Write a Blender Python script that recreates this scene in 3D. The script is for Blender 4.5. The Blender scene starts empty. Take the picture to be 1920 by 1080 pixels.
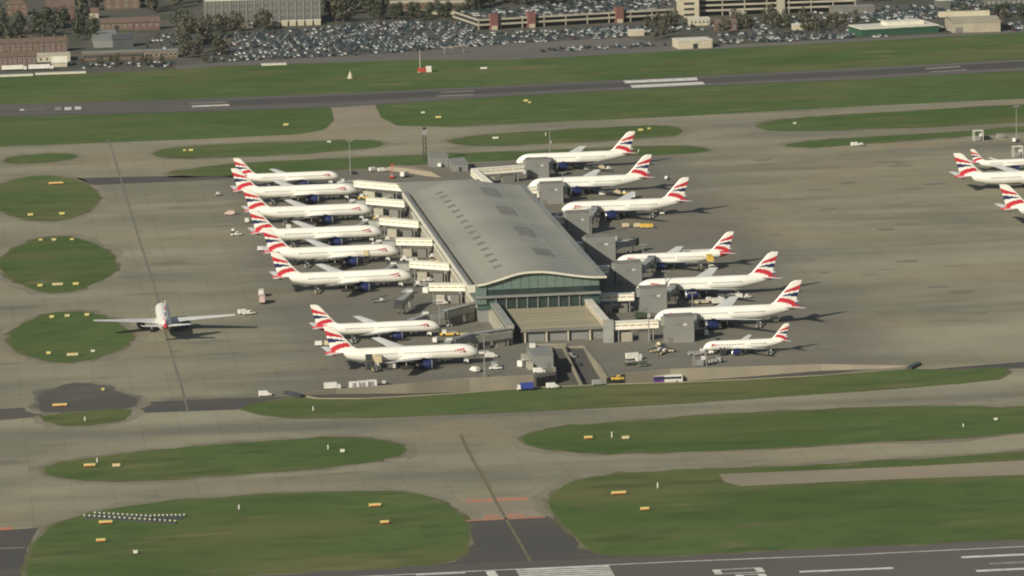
import bpy, bmesh, math, random
from mathutils import Vector
from mathutils.geometry import tessellate_polygon
rnd = random.Random(7)
SC = bpy.context.scene
COL = SC.collection
# ------------------------------------------------------------------ camera, sky, sun
FPX, YAW, PITCH, ROLL = 9000.0, math.radians(6.6), math.radians(9.26), 0.024
CAM = Vector((-246.0, -2129.0, 349.0))
FW = Vector((math.sin(YAW)*math.cos(PITCH), math.cos(YAW)*math.cos(PITCH), -math.sin(PITCH)))
_r0 = Vector((math.cos(YAW), -math.sin(YAW), 0)); _u0 = _r0.cross(FW)
RT = _r0*math.cos(ROLL) - _u0*math.sin(ROLL); UP = _r0*math.sin(ROLL) + _u0*math.cos(ROLL)
cam = bpy.data.cameras.new('camera'); co = bpy.data.objects.new('camera', cam); COL.objects.link(co)
cam.sensor_width = 36.0; cam.lens = 36.0*FPX/1920.0; cam.clip_start = 20; cam.clip_end = 40000
from mathutils import Matrix
co.matrix_world = Matrix(((RT.x, UP.x, -FW.x, CAM.x), (RT.y, UP.y, -FW.y, CAM.y), (RT.z, UP.z, -FW.z, CAM.z), (0, 0, 0, 1)))
SC.camera = co
SUN_EL, SUN_AZ = math.radians(29), math.radians(227)          # azimuth clockwise from north (+Y)
w = bpy.data.worlds.new('World'); SC.world = w; w.use_nodes = True
nt = w.node_tree; bg = nt.nodes['Background']; sky = nt.nodes.new('ShaderNodeTexSky')
sky.sky_type = 'NISHITA'; sky.sun_disc = False; sky.sun_elevation = SUN_EL; sky.sun_rotation = SUN_AZ
sky.air_density = 1.2; sky.dust_density = 2.0
nt.links.new(sky.outputs[0], bg.inputs[0]); bg.inputs[1].default_value = 0.06
sl = bpy.data.lights.new('sun', 'SUN'); sl.energy = 5.0; sl.angle = math.radians(0.5); sl.color = (1.0, 0.92, 0.77)
so = bpy.data.objects.new('sun', sl); COL.objects.link(so)
sd = Vector((math.sin(SUN_AZ)*math.cos(SUN_EL), math.cos(SUN_AZ)*math.cos(SUN_EL), math.sin(SUN_EL)))
so.rotation_euler = sd.to_track_quat('Z', 'Y').to_euler(); so.location = (-300, -300, 400)
vs = SC.view_settings; vs.view_transform = 'Standard'; vs.look = 'None'; vs.gamma = 1.0; vs.use_curve_mapping = False
vs.exposure = 0.12
SC.cycles.use_denoising = True; SC.cycles.filter_width = 2.0; SC.cycles.max_bounces = 5
SC.cycles.volume_bounces = 0

# ------------------------------------------------------------------ helpers
def G(px, py, z=0.0):
    "point of the plane at height z that lies at photo position px, py"
    d = FW*FPX + RT*(px-960) - UP*(py-540)
    return CAM + d*((z-CAM.z)/d.z)
def ray_y(px, py, y):
    d = FW*FPX + RT*(px-960) - UP*(py-540)
    return CAM + d*((y-CAM.y)/d.y)
def tag(o, label=None, cat=None, group=None, kind=None):
    if label: o['label'] = label
    if cat: o['category'] = cat
    if group: o['group'] = group
    if kind: o['kind'] = kind
    return o
def empty(name, loc, rz=0.0, label=None, cat=None, group=None):
    o = bpy.data.objects.new(name, None); COL.objects.link(o)
    o.location = loc; o.rotation_euler = (0, 0, rz); o.empty_display_size = 1
    return tag(o, label, cat, group)
def copy_tree(o, parent=None):
    c = o.copy(); COL.objects.link(c)
    if parent: c.parent = parent
    for ch in list(o.children): copy_tree(ch, c)
    return c
class MB:
    def __init__(s): s.v = []; s.f = []; s.m = []
    def add(s, vs_, fs, mi=0):
        b = len(s.v); s.v += [tuple(p) for p in vs_]
        for f in fs: s.f.append(tuple(b+i for i in f)); s.m.append(mi)
        return s
    def box(s, x0, x1, y0, y1, z0, z1, mi=0, top=None, inset=0.0):
        i = inset
        s.add([(x0,y0,z0),(x1,y0,z0),(x1,y1,z0),(x0,y1,z0),(x0+i,y0+i,z1),(x1-i,y0+i,z1),(x1-i,y1-i,z1),(x0+i,y1-i,z1)],
              [(3,2,1,0),(0,1,5,4),(1,2,6,5),(2,3,7,6),(3,0,4,7)], mi)
        b = len(s.v)-8; s.f.append((b+4,b+5,b+6,b+7)); s.m.append(mi if top is None else top)
        return s
    def beam(s, p, q, wd, h, mi=0, top=None):
        "box along p-q (centre line), width wd, height h"
        p = Vector(p); q = Vector(q); d = (q-p); d.z = 0; d.normalize(); n = Vector((-d.y, d.x, 0))*wd/2; u = Vector((0,0,h/2))
        vsx = [p-n-u, p+n-u, p+n+u, p-n+u, q-n-u, q+n-u, q+n+u, q-n+u]
        s.add(vsx, [(0,1,2,3),(5,4,7,6),(4,0,3,7),(1,5,6,2),(0,4,5,1)], mi)
        b = len(s.v)-8; s.f.append((b+3,b+2,b+6,b+7)); s.m.append(mi if top is None else top)
        return s
    def tube(s, p, q, r, n=8, mi=0, r2=None, caps=True):
        p = Vector(p); q = Vector(q); d = (q-p).normalized(); a = d.orthogonal().normalized(); b_ = d.cross(a)
        r2 = r if r2 is None else r2; vv = []
        for c, rr in ((p, r), (q, r2)):
            for i in range(n):
                t = 2*math.pi*i/n; vv.append(c+(a*math.cos(t)+b_*math.sin(t))*rr)
        fs = [(i, (i+1) % n, n+(i+1) % n, n+i) for i in range(n)]
        if caps: fs += [tuple(range(n-1, -1, -1)), tuple(range(n, 2*n))]
        return s.add(vv, fs, mi)
    def loft(s, rings, mi=0, cap=True, fm=None):
        n = len(rings[0]); vv = [p for r in rings for p in r]; b = len(s.v); s.v += [tuple(p) for p in vv]
        for k in range(len(rings)-1):
            for i in range(n):
                f = (k*n+i, k*n+(i+1) % n, (k+1)*n+(i+1) % n, (k+1)*n+i)
                c = sum((Vector(vv[j]) for j in f), Vector())/4
                s.f.append(tuple(b+j for j in f)); s.m.append(fm(c) if fm else mi)
        if cap:
            s.f.append(tuple(b+i for i in range(n-1, -1, -1))); s.m.append(fm(Vector(rings[0][0])) if fm else mi)
            o = (len(rings)-1)*n; s.f.append(tuple(b+o+i for i in range(n))); s.m.append(fm(Vector(rings[-1][0])) if fm else mi)
        return s
    def build(s, name, mats, parent=None, smooth=False):
        me = bpy.data.meshes.new(name); me.from_pydata(s.v, [], s.f)
        for m in (mats if isinstance(mats, (list, tuple)) else [mats]): me.materials.append(m)
        me.polygons.foreach_set('material_index', s.m)
        if smooth: me.polygons.foreach_set('use_smooth', [True]*len(s.f))
        me.update()
        if smooth:
            bm = bmesh.new(); bm.from_mesh(me); bmesh.ops.recalc_face_normals(bm, faces=bm.faces); bm.to_mesh(me); bm.free()
        o = bpy.data.objects.new(name, me); COL.objects.link(o)
        if parent: o.parent = parent
        return o
def inst(o, parent, loc=(0,0,0), rz=0.0, label=None):
    c = o.copy(); COL.objects.link(c); c.parent = parent; c.location = loc; c.rotation_euler = (0,0,rz)
    if label: c['label'] = label
    return c

# ------------------------------------------------------------------ materials
MATS = {}
def mat(name, c1, c2=None, scale=0.3, rough=0.6, metal=0.0, detail=4.0, stretch=(1,1,1), bump=0.0, spec=0.5, coords='Object', lo=0.35, hi=0.65):
    if name in MATS: return MATS[name]
    m = bpy.data.materials.new(name); m.use_nodes = True; t = m.node_tree; p = t.nodes['Principled BSDF']
    p.inputs['Roughness'].default_value = rough; p.inputs['Metallic'].default_value = metal
    p.inputs['Specular IOR Level'].default_value = spec
    c2 = c2 or tuple(x*0.86 for x in c1)
    tc = t.nodes.new('ShaderNodeTexCoord'); mp = t.nodes.new('ShaderNodeMapping'); mp.inputs['Scale'].default_value = stretch
    src = tc.outputs['Object']
    if coords == 'World':
        ge = t.nodes.new('ShaderNodeNewGeometry'); src = ge.outputs['Position']
    t.links.new(src, mp.inputs[0])
    n = t.nodes.new('ShaderNodeTexNoise'); n.inputs['Scale'].default_value = scale; n.inputs['Detail'].default_value = detail
    t.links.new(mp.outputs[0], n.inputs['Vector'])
    r = t.nodes.new('ShaderNodeValToRGB'); r.color_ramp.elements[0].position = lo; r.color_ramp.elements[1].position = hi
    r.color_ramp.elements[0].color = (*c1, 1); r.color_ramp.elements[1].color = (*c2, 1)
    t.links.new(n.outputs[0], r.inputs[0]); t.links.new(r.outputs[0], p.inputs['Base Color'])
    if bump:
        b = t.nodes.new('ShaderNodeBump'); b.inputs['Strength'].default_value = bump; t.links.new(n.outputs[0], b.inputs['Height'])
        t.links.new(b.outputs[0], p.inputs['Normal'])
    MATS[name] = m; return m
def layered(name, base, layers, rough=0.9):
    "ground material: base colour then (colour, scale, stretch, lo, hi, strength, detail) noise layers mixed over it"
    m = bpy.data.materials.new(name); m.use_nodes = True; t = m.node_tree; p = t.nodes['Principled BSDF']
    p.inputs['Roughness'].default_value = rough; p.inputs['Specular IOR Level'].default_value = 0.2
    ge = t.nodes.new('ShaderNodeNewGeometry'); cur = None
    rgb = t.nodes.new('ShaderNodeRGB'); rgb.outputs[0].default_value = (*base, 1); cur = rgb.outputs[0]
    for k, (c, sc, st, lo, hi, strength, det) in enumerate(layers):
        mp = t.nodes.new('ShaderNodeMapping'); mp.inputs['Scale'].default_value = st; mp.inputs['Location'].default_value = (k*37.3, k*91.7, k*3.3)
        t.links.new(ge.outputs['Position'], mp.inputs[0])
        n = t.nodes.new('ShaderNodeTexNoise'); n.inputs['Scale'].default_value = sc; n.inputs['Detail'].default_value = det
        t.links.new(mp.outputs[0], n.inputs['Vector'])
        r = t.nodes.new('ShaderNodeMapRange'); r.inputs[1].default_value = lo; r.inputs[2].default_value = hi; r.inputs[3].default_value = 0; r.inputs[4].default_value = strength
        t.links.new(n.outputs[0], r.inputs[0])
        mx = t.nodes.new('ShaderNodeMix'); mx.data_type = 'RGBA'
        t.links.new(r.outputs[0], mx.inputs[0]); t.links.new(cur, mx.inputs[6]); mx.inputs[7].default_value = (*c, 1)
        cur = mx.outputs[2]
    t.links.new(cur, p.inputs['Base Color']); MATS[name] = m
    return m, t, p, cur, ge
GRASS = layered('grass', (0.069, 0.111, 0.030), [
    ((0.094, 0.128, 0.040), 0.07, (.8, 1, 1), .50, .66, .7, 7), ((0.042, 0.080, 0.020), 0.16, (.7, 1, 1), .54, .68, .6, 6),
    ((0.052, 0.092, 0.019), 0.011, (1, .6, 1), .42, .62, .9, 3), ((0.108, 0.116, 0.038), 0.020, (.45, 1.3, 1), .48, .70, .8, 6),
    ((0.140, 0.126, 0.052), 0.008, (.7, 1.5, 1), .55, .70, .5, 5), ((0.035, 0.059, 0.016), 0.10, (.35, 1, 1), .50, .72, .6, 6),
    ((0.166, 0.147, 0.075), 0.045, (.5, 1.2, 1), .62, .72, .6, 6)], 1.0)[0]
VERGE = layered('verge', (0.112, 0.108, 0.054), [((0.085, 0.090, 0.034), 0.05, (1, 1, 1), .4, .6, .9, 5), ((0.185, 0.168, 0.115), 0.03, (1, 1, 1), .48, .62, .8, 4)], 1.0)[0]
# apron: warm concrete, greyer asphalt round the stands, streaks of rubber and oil
_m, _t, _p, _cur, _ge = layered('apron', (0.225, 0.216, 0.150), [
    ((0.175, 0.170, 0.123), 0.010, (1, 1, 1), .42, .58, .85, 5), ((0.272, 0.258, 0.180), 0.018, (.5, 1.4, 1), .48, .64, .8, 6),
    ((0.247, 0.205, 0.133), 0.009, (.8, 1.2, 1), .50, .62, .7, 5), ((0.136, 0.135, 0.106), 0.014, (.25, 1.5, 1), .54, .68, .8, 6),
    ((0.112, 0.112, 0.089), 0.06, (.4, 1, 1), .60, .72, .6, 5), ((0.291, 0.282, 0.204), 0.006, (.15, 3.2, 1), .52, .64, .6, 5),
    ((0.116, 0.115, 0.090), 0.25, (.2, 1, 1), .64, .74, .5, 3)], 0.9)
APRON = _m
_sx = _t.nodes.new('ShaderNodeSeparateXYZ'); _t.links.new(_ge.outputs['Position'], _sx.inputs[0])
_a = _t.nodes.new('ShaderNodeMath'); _a.operation = 'ADD'; _a.inputs[1].default_value = -14.0; _t.links.new(_sx.outputs[0], _a.inputs[0])
_b = _t.nodes.new('ShaderNodeMath'); _b.operation = 'ABSOLUTE'; _t.links.new(_a.outputs[0], _b.inputs[0])
_n = _t.nodes.new('ShaderNodeTexNoise'); _n.inputs['Scale'].default_value = 0.012; _n.inputs['Detail'].default_value = 4; _t.links.new(_ge.outputs['Position'], _n.inputs['Vector'])
_na = _t.nodes.new('ShaderNodeMath'); _na.operation = 'MULTIPLY_ADD'; _na.inputs[1].default_value = 70; _t.links.new(_n.outputs[0], _na.inputs[0]); _t.links.new(_b.outputs[0], _na.inputs[2])
_mr = _t.nodes.new('ShaderNodeMapRange'); _mr.inputs[1].default_value = 142; _mr.inputs[2].default_value = 172; _mr.inputs[3].default_value = 1; _mr.inputs[4].default_value = 0; _t.links.new(_na.outputs[0], _mr.inputs[0])
_yb = _t.nodes.new('ShaderNodeMapRange'); _yb.inputs[1].default_value = -265; _yb.inputs[2].default_value = -235; _t.links.new(_sx.outputs[1], _yb.inputs[0])
_yt = _t.nodes.new('ShaderNodeMapRange'); _yt.inputs[1].default_value = 420; _yt.inputs[2].default_value = 455; _yt.inputs[3].default_value = 1; _yt.inputs[4].default_value = 0; _t.links.new(_sx.outputs[1], _yt.inputs[0])
_m1 = _t.nodes.new('ShaderNodeMath'); _m1.operation = 'MULTIPLY'; _t.links.new(_mr.outputs[0], _m1.inputs[0]); _t.links.new(_yb.outputs[0], _m1.inputs[1])
_m2 = _t.nodes.new('ShaderNodeMath'); _m2.operation = 'MULTIPLY'; _t.links.new(_m1.outputs[0], _m2.inputs[0]); _t.links.new(_yt.outputs[0], _m2.inputs[1])
_m3 = _t.nodes.new('ShaderNodeMath'); _m3.operation = 'MULTIPLY'; _m3.inputs[1].default_value = .78; _t.links.new(_m2.outputs[0], _m3.inputs[0])
_mx = _t.nodes.new('ShaderNodeMix'); _mx.data_type = 'RGBA'; _mx.inputs[7].default_value = (0.140, 0.135, 0.112, 1)
_t.links.new(_m3.outputs[0], _mx.inputs[0]); _t.links.new(_cur, _mx.inputs[6])
_bk = _t.nodes.new('ShaderNodeTexBrick'); _t.links.new(_ge.outputs['Position'], _bk.inputs['Vector']); _bk.offset = 0.0
_bk.inputs['Scale'].default_value = 1.0; _bk.inputs['Brick Width'].default_value = 15.0; _bk.inputs['Row Height'].default_value = 15.0
_bk.inputs['Mortar Size'].default_value = .22; _bk.inputs['Mortar Smooth'].default_value = .3; _bk.inputs['Bias'].default_value = -.3
_bk.inputs['Color1'].default_value = (1, 1, 1, 1); _bk.inputs['Color2'].default_value = (.86, .855, .84, 1); _bk.inputs['Mortar'].default_value = (.70, .69, .67, 1)
_mb = _t.nodes.new('ShaderNodeMix'); _mb.data_type = 'RGBA'; _mb.blend_type = 'MULTIPLY'; _mb.inputs[0].default_value = .55
_t.links.new(_mx.outputs[2], _mb.inputs[6]); _t.links.new(_bk.outputs[0], _mb.inputs[7]); _t.links.new(_mb.outputs[2], _p.inputs['Base Color'])
ASPH = layered('dark_asphalt', (0.085, 0.080, 0.070), [((0.068, 0.066, 0.062), 0.02, (.4, 1, 1), .42, .6, .8, 5), ((0.115, 0.105, 0.085), 0.05, (.2, 1.2, 1), .55, .7, .6, 4)], .9)[0]
RUNWAY = layered('runway_asphalt', (0.108, 0.100, 0.088), [((0.085, 0.082, 0.076), 0.01, (.25, 1, 1), .42, .6, .8, 5), ((0.14, 0.128, 0.108), 0.03, (.08, 1.6, 1), .52, .7, .7, 4)], .9)[0]
RUBBER = layered('runway_rubber', (0.062, 0.060, 0.058), [((0.090, 0.084, 0.076), 0.02, (.08, 1.5, 1), .45, .65, .8, 4)], .9)[0]
TAN = layered('tan_concrete', (0.255, 0.220, 0.160), [((0.21, 0.185, 0.138), 0.03, (.5, 1, 1), .42, .62, .8, 4), ((0.17, 0.15, 0.118), 0.05, (.1, 1.4, 1), .55, .7, .5, 4)], .9)[0]
URBAN = layered('urban_ground', (0.082, 0.080, 0.062), [((0.055, 0.066, 0.040), 0.02, (1, 1, 1), .45, .6, .9, 4), ((0.115, 0.102, 0.085), 0.025, (1, 1, 1), .52, .62, .9, 3), ((0.09, 0.088, 0.082), 0.05, (1, 1, 1), .5, .62, .6, 3)], .95)[0]
CARPARK = layered('car_park_asphalt', (0.088, 0.086, 0.080), [((0.07, 0.07, 0.068), 0.03, (1, 1, 1), .45, .6, .8, 4)], .9)[0]
WALLC = layered('retaining_concrete', (0.255, 0.232, 0.172), [((0.205, 0.188, 0.142), 0.06, (1, 1, .4), .42, .62, .8, 4), ((0.16, 0.145, 0.11), 0.03, (1, 1, .2), .56, .7, .6, 4)], .9)[0]
WHITEM = mat('marking_paint', (0.62, 0.61, 0.56), (0.42, 0.41, 0.37), 0.25, .8, coords='World')
WORNM = mat('worn_paint', (0.24, 0.23, 0.20), (0.17, 0.16, 0.14), 0.25, .8, coords='World')
YELM = mat('yellow_line', (0.15, 0.128, 0.058), (0.105, 0.098, 0.066), 0.08, .8, coords='World')
DARKL = mat('dark_joint', (0.115, 0.110, 0.090), (0.165, 0.152, 0.115), 0.08, .9, coords='World')
REDM = mat('red_paint', (0.50, 0.16, 0.085), (0.36, 0.17, 0.11), 0.4, .8, coords='World')
# vehicles, aircraft and building materials
WHITE = mat('aircraft_white', (0.74, 0.73, 0.665), (0.68, 0.67, 0.61), 0.15, .35)
NAVY = mat('aircraft_navy', (0.012, 0.018, 0.075), (0.016, 0.024, 0.095), 0.3, .35)
RED = mat('aircraft_red', (0.48, 0.022, 0.035), (0.42, 0.02, 0.035), 0.3, .4)
WINGG = mat('wing_grey', (0.62, 0.62, 0.585), (0.54, 0.54, 0.51), 0.2, .4)
METAL = mat('bare_metal', (0.72, 0.72, 0.70), (0.60, 0.60, 0.58), 0.5, .3, .7)
DARK = mat('dark_void', (0.012, 0.012, 0.014), (0.02, 0.02, 0.022), 0.5, .6)
TYRE = mat('tyre_rubber', (0.018, 0.018, 0.018), (0.03, 0.03, 0.03), 1.0, .9)
WINBAND = mat('cabin_glass', (0.10, 0.11, 0.13), (0.16, 0.16, 0.17), 0.6, .25)
GLASSD = mat('dark_glass', (0.018, 0.030, 0.030), (0.03, 0.05, 0.048), 0.2, .12)
GLASSG = mat('green_glass', (0.045, 0.085, 0.075), (0.065, 0.105, 0.092), 0.1, .2)
PANELG = mat('green_panel', (0.100, 0.150, 0.130), (0.122, 0.168, 0.145), 0.1, .4)
ROOFG = mat('roof_metal', (0.300, 0.292, 0.232), (0.255, 0.250, 0.202), 0.03, .5, stretch=(.4, 1, 1), coords='World')
ROOFB = mat('roof_band', (0.22, 0.225, 0.195), (0.18, 0.185, 0.165), 0.05, .5, coords='World')
LOUVRE = mat('louvre_grey', (0.105, 0.112, 0.106), (0.15, 0.155, 0.145), 0.3, .6)
SKYL = mat('skylight_grey', (0.165, 0.172, 0.148), (0.195, 0.20, 0.17), 0.3, .5)
TRIM = mat('pale_trim', (0.62, 0.60, 0.50), (0.52, 0.50, 0.42), 0.2, .5)
GREYCLAD = mat('grey_cladding', (0.200, 0.205, 0.195), (0.17, 0.175, 0.168), 0.08, .6)
TOWERG = mat('screen_grey', (0.185, 0.190, 0.176), (0.205, 0.208, 0.192), 0.15, .6)
BRIDGEW = mat('bridge_cream', (0.80, 0.78, 0.66), (0.74, 0.71, 0.59), 0.3, .5)
BRIDGEG = mat('bridge_grey', (0.30, 0.31, 0.28), (0.24, 0.25, 0.225), 0.3, .5)
BRONZE = mat('bronze_strip', (0.46, 0.41, 0.29), (0.36, 0.31, 0.22), 0.6, .5)
CONC = mat('concrete_light', (0.36, 0.34, 0.27), (0.29, 0.27, 0.215), 0.12, .85)
CONCD = mat('concrete_dark', (0.17, 0.165, 0.145), (0.13, 0.127, 0.115), 0.12, .85)
TERR1 = mat('terrace_tan', (0.310, 0.278, 0.180), (0.265, 0.24, 0.158), 0.05, .8, stretch=(.3, 2, 1), coords='World')
TERR2 = mat('terrace_brown', (0.275, 0.248, 0.168), (0.235, 0.212, 0.145), 0.05, .8, stretch=(.3, 2, 1), coords='World')
STEEL = mat('steel_grey', (0.30, 0.30, 0.28), (0.22, 0.22, 0.21), 0.5, .5, .3)
V_WHITE = mat('van_white', (0.64, 0.63, 0.58), (0.56, 0.55, 0.50), 0.4, .4)
V_YEL = mat('vehicle_yellow', (0.62, 0.42, 0.06), (0.52, 0.35, 0.06), 0.4, .5)
V_TAN = mat('vehicle_tan', (0.55, 0.47, 0.29), (0.48, 0.41, 0.25), 0.4, .5)
V_GREY = mat('vehicle_grey', (0.27, 0.27, 0.26), (0.21, 0.21, 0.2), 0.4, .5)
V_DARK = mat('vehicle_dark', (0.045, 0.05, 0.05), (0.03, 0.033, 0.035), 0.4, .4)
V_BLUE = mat('vehicle_blue', (0.035, 0.055, 0.26), (0.03, 0.05, 0.21), 0.4, .4)
V_PURP = mat('vehicle_purple', (0.10, 0.035, 0.22), (0.085, 0.03, 0.18), 0.4, .4)
V_RED = mat('vehicle_red', (0.40, 0.06, 0.04), (0.33, 0.05, 0.035), 0.4, .4)
V_GREEN = mat('vehicle_green', (0.06, 0.085, 0.045), (0.05, 0.07, 0.04), 0.4, .5)
V_PINK = mat('vehicle_pale_pink', (0.52, 0.40, 0.36), (0.44, 0.34, 0.3), 0.4, .5)
SIGNY = mat('sign_yellow', (0.62, 0.52, 0.19), (0.54, 0.45, 0.16), 0.5, .5)
SIGNR = mat('sign_red', (0.40, 0.06, 0.04), (0.33, 0.05, 0.03), 0.5, .5)
BRICK = mat('red_brick', (0.145, 0.088, 0.066), (0.115, 0.072, 0.055), 0.3, .9)
BRICKB = mat('brown_brick', (0.150, 0.105, 0.075), (0.12, 0.085, 0.06), 0.3, .9)
ROOFT = mat('roof_tile_brown', (0.125, 0.088, 0.066), (0.095, 0.07, 0.055), 0.3, .9)
ROOFD = mat('roof_dark', (0.045, 0.055, 0.060), (0.06, 0.068, 0.07), 0.2, .7)
CREAM = mat('cream_render', (0.46, 0.42, 0.31), (0.38, 0.35, 0.26), 0.15, .8)
OFFICE = mat('office_grey', (0.120, 0.128, 0.110), (0.095, 0.102, 0.090), 0.1, .7)
REDT = mat('red_tower', (0.190, 0.080, 0.068), (0.155, 0.068, 0.058), 0.15, .8)
GREENS = mat('station_green', (0.026, 0.085, 0.050), (0.028, 0.072, 0.045), 0.2, .5)
WARE = mat('warehouse_tan', (0.33, 0.30, 0.225), (0.28, 0.255, 0.195), 0.1, .7)
LEAF = [mat('leaf_dark', (0.024, 0.040, 0.020), (0.036, 0.048, 0.024), 0.5, .8), mat('leaf_olive', (0.050, 0.054, 0.026), (0.066, 0.064, 0.034), 0.5, .8),
        mat('leaf_brown', (0.085, 0.076, 0.052), (0.11, 0.098, 0.066), 0.5, .9)]
BARK = mat('bark', (0.075, 0.06, 0.042), (0.055, 0.045, 0.033), 0.8, .9)

# ------------------------------------------------------------------ ground
def chaikin(p, n=2):
    for _ in range(n):
        q = []
        for i in range(len(p)):
            a = p[i]; b = p[(i+1) % len(p)]
            q += [(a[0]*.75+b[0]*.25, a[1]*.75+b[1]*.25), (a[0]*.25+b[0]*.75, a[1]*.25+b[1]*.75)]
        p = q
    return p
def offset(poly, d):
    "push a world outline outwards by d metres"
    n = len(poly); area = sum(poly[i].x*poly[(i+1) % n].y-poly[(i+1) % n].x*poly[i].y for i in range(n)); s = 1 if area > 0 else -1
    out = []
    for i in range(n):
        t = poly[(i+1) % n]-poly[i-1]; t.z = 0
        if t.length < 1e-6: out.append(poly[i].copy()); continue
        t.normalize(); out.append(poly[i]+Vector((t.y, -t.x, 0))*d*s)
    return out
def sheet(name, pts, z, m, holes=(), kind='structure', parent=None, label=None):
    loops = [[Vector((p.x, p.y, z)) for p in pts]] + [[Vector((p.x, p.y, z)) for p in h] for h in holes]
    flat = [v for l in loops for v in l]; tris = []
    for t in tessellate_polygon(loops):
        a, b, c = (flat[i] for i in t)
        tris.append(tuple(t) if (b-a).cross(c-a).z > 0 else (t[0], t[2], t[1]))
    b = MB(); b.add(flat, tris); o = b.build(name, m, parent)
    if kind and not parent: o['kind'] = kind
    return o
def W(px_list): return [G(x, y) for x, y in px_list]
CUT_N = [(556,741),(630,732),(763,722),(880,711),(1000,705)]
CUT_RAMP = [(1043,698.5),(1035,652),(1093,651),(1110,674),(1124,690),(1137,711),(1172,703),(1257,694),(1400,689.5),(1540,685),(1708,688)]
CUT_S = [(1540,705),(1390,713),(1286,717.5),(1130,722),(1000,728),(880,737),(800,742),(680,748.5),(597,748.5)]
CUT = CUT_N+CUT_RAMP+CUT_S
hole = W(CUT)
S_ = 9000
sheet('grass_field', [Vector((-S_,-S_,0)), Vector((S_,-S_,0)), Vector((S_,S_,0)), Vector((-S_,S_,0))], 0, GRASS, [hole])
PAVE = [(-120,280),(0,275),(320,263),(500,255),(560,252),(606,244),(627,226),(622,196),(702,192),(714,220),(745,236),(850,238),(1280,218),(1600,200),(1920,185),(2080,177),(2100,1300),(-150,1300)]
sheet('apron', W(PAVE), .03, APRON, [hole])
SHOULDER = layered('stained_shoulder', (0.180, 0.168, 0.124), [((0.212, 0.198, 0.146), 0.05, (1, 1, 1), .42, .58, .95, 5), ((0.15, 0.138, 0.10), 0.02, (1, 1, 1), .52, .66, .7, 4)], 1.0)[0]
def ragged(poly, amp, step=9.0):
    out = []; n = len(poly); r = random.Random(int(abs(poly[0].x*7+poly[0].y*13)))
    for i in range(n):
        a, c = poly[i], poly[(i+1) % n]; k = max(1, min(60, int((c-a).length/step)))
        for j in range(k):
            p = a.lerp(c, j/k); out.append(Vector((p.x+r.uniform(-amp, amp), p.y+r.uniform(-amp, amp)*1.6, 0)))
    return out
WORNASPH = layered('worn_asphalt', (0.130, 0.122, 0.098), [((0.105, 0.10, 0.082), 0.05, (1, 1, 1), .42, .58, .95, 5), ((0.18, 0.168, 0.125), 0.04, (1, 1, 1), .54, .64, .8, 5)], .95)[0]
PADM = layered('pad_asphalt', (0.078, 0.075, 0.065), [((0.105, 0.10, 0.082), 0.03, (1, 1, 1), .45, .62, .9, 5), ((0.08, 0.076, 0.066), 0.05, (.4, 1, 1), .5, .65, .7, 5)], .95)[0]
def island(pts, name='grass_island', z=.10, verge=1.6, smooth=2, m=GRASS):
    wp = ragged([G(x, y) for x, y in (chaikin(pts, smooth) if smooth else pts)], .55)
    if verge:
        sheet('worn_verge', ragged(offset(wp, verge*1.1), 1.3), z-.025, VERGE)
        sheet('stained_shoulder', ragged(offset(wp, verge*2.6+1.5), 2.2), z-.045, SHOULDER)
    return sheet(name, wp, z, m)
island([(13,635),(30,616),(80,590),(125,583),(175,586),(215,600),(240,620),(247,632),(236,650),(200,667),(150,679),(110,680),(65,672),(28,654)])
island([(-4,495),(14,474),(55,452),(105,442),(150,446),(190,462),(214,482),(221,497),(210,515),(170,537),(118,551),(70,546),(25,526),(4,510)])
island([(-25,374),(0,346),(40,332),(90,328),(135,335),(170,350),(190,371),(180,388),(145,405),(95,416),(45,412),(0,396)])
island([(6,300),(30,293),(75,289),(125,288),(146,291),(138,299),(100,304),(45,307),(15,307)])
island([(280,288),(320,277),(420,270),(560,266),(690,262),(722,268),(706,277),(600,286),(420,296),(320,298)])
island([(836,265),(880,255),(960,249),(1100,241),(1220,235),(1268,237),(1285,247),(1260,256),(1100,266),(940,274),(870,273)])
island([(298,327),(350,318),(440,306),(640,297),(800,290),(880,287),(1000,283),(1200,275),(1280,273),(1340,281),(1300,288),(1100,295),(900,303),(700,315),(500,325),(400,331)])
island([(1412,236),(1450,226),(1500,221),(1600,214),(1920,196),(2060,188),(2060,223),(1920,230),(1700,240),(1500,247),(1440,246)])
island([(1462,274),(1500,266),(1600,258),(1750,250),(1920,238),(2060,229),(2060,238),(1920,247),(1827,254),(1713,263),(1580,273),(1520,277)])
island([(76,880),(110,868),(180,857),(300,843),(480,828),(620,820),(700,823),(748,834),(765,845),(742,858),(690,868),(560,882),(400,893),(250,902),(150,901),(95,893)])
island([(972,823),(1005,809),(1080,797),(1200,789),(1280,782),(1500,770),(1640,765),(1800,762),(1920,764),(2060,767),(2060,801),(1920,813),(1600,832),(1280,848),(1150,852),(1050,846),(995,835)])
island([(52,1130),(50,1060),(68,1010),(98,985),(180,957),(300,941),(450,930),(640,921),(740,920),(792,927),(838,945),(868,968),(879,995),(875,1035),(850,1053),(800,1060),(640,1070),(400,1082),(300,1130)])
island([(1025,950),(1030,930),(1060,907),(1110,895),(1173,887),(1280,881),(1350,880),(1600,869),(1920,849),(2060,842),(2060,1003),(1920,1010),(1600,1026),(1280,1041),(1150,1043),(1100,1030),(1078,1005),(1060,985)])
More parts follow.
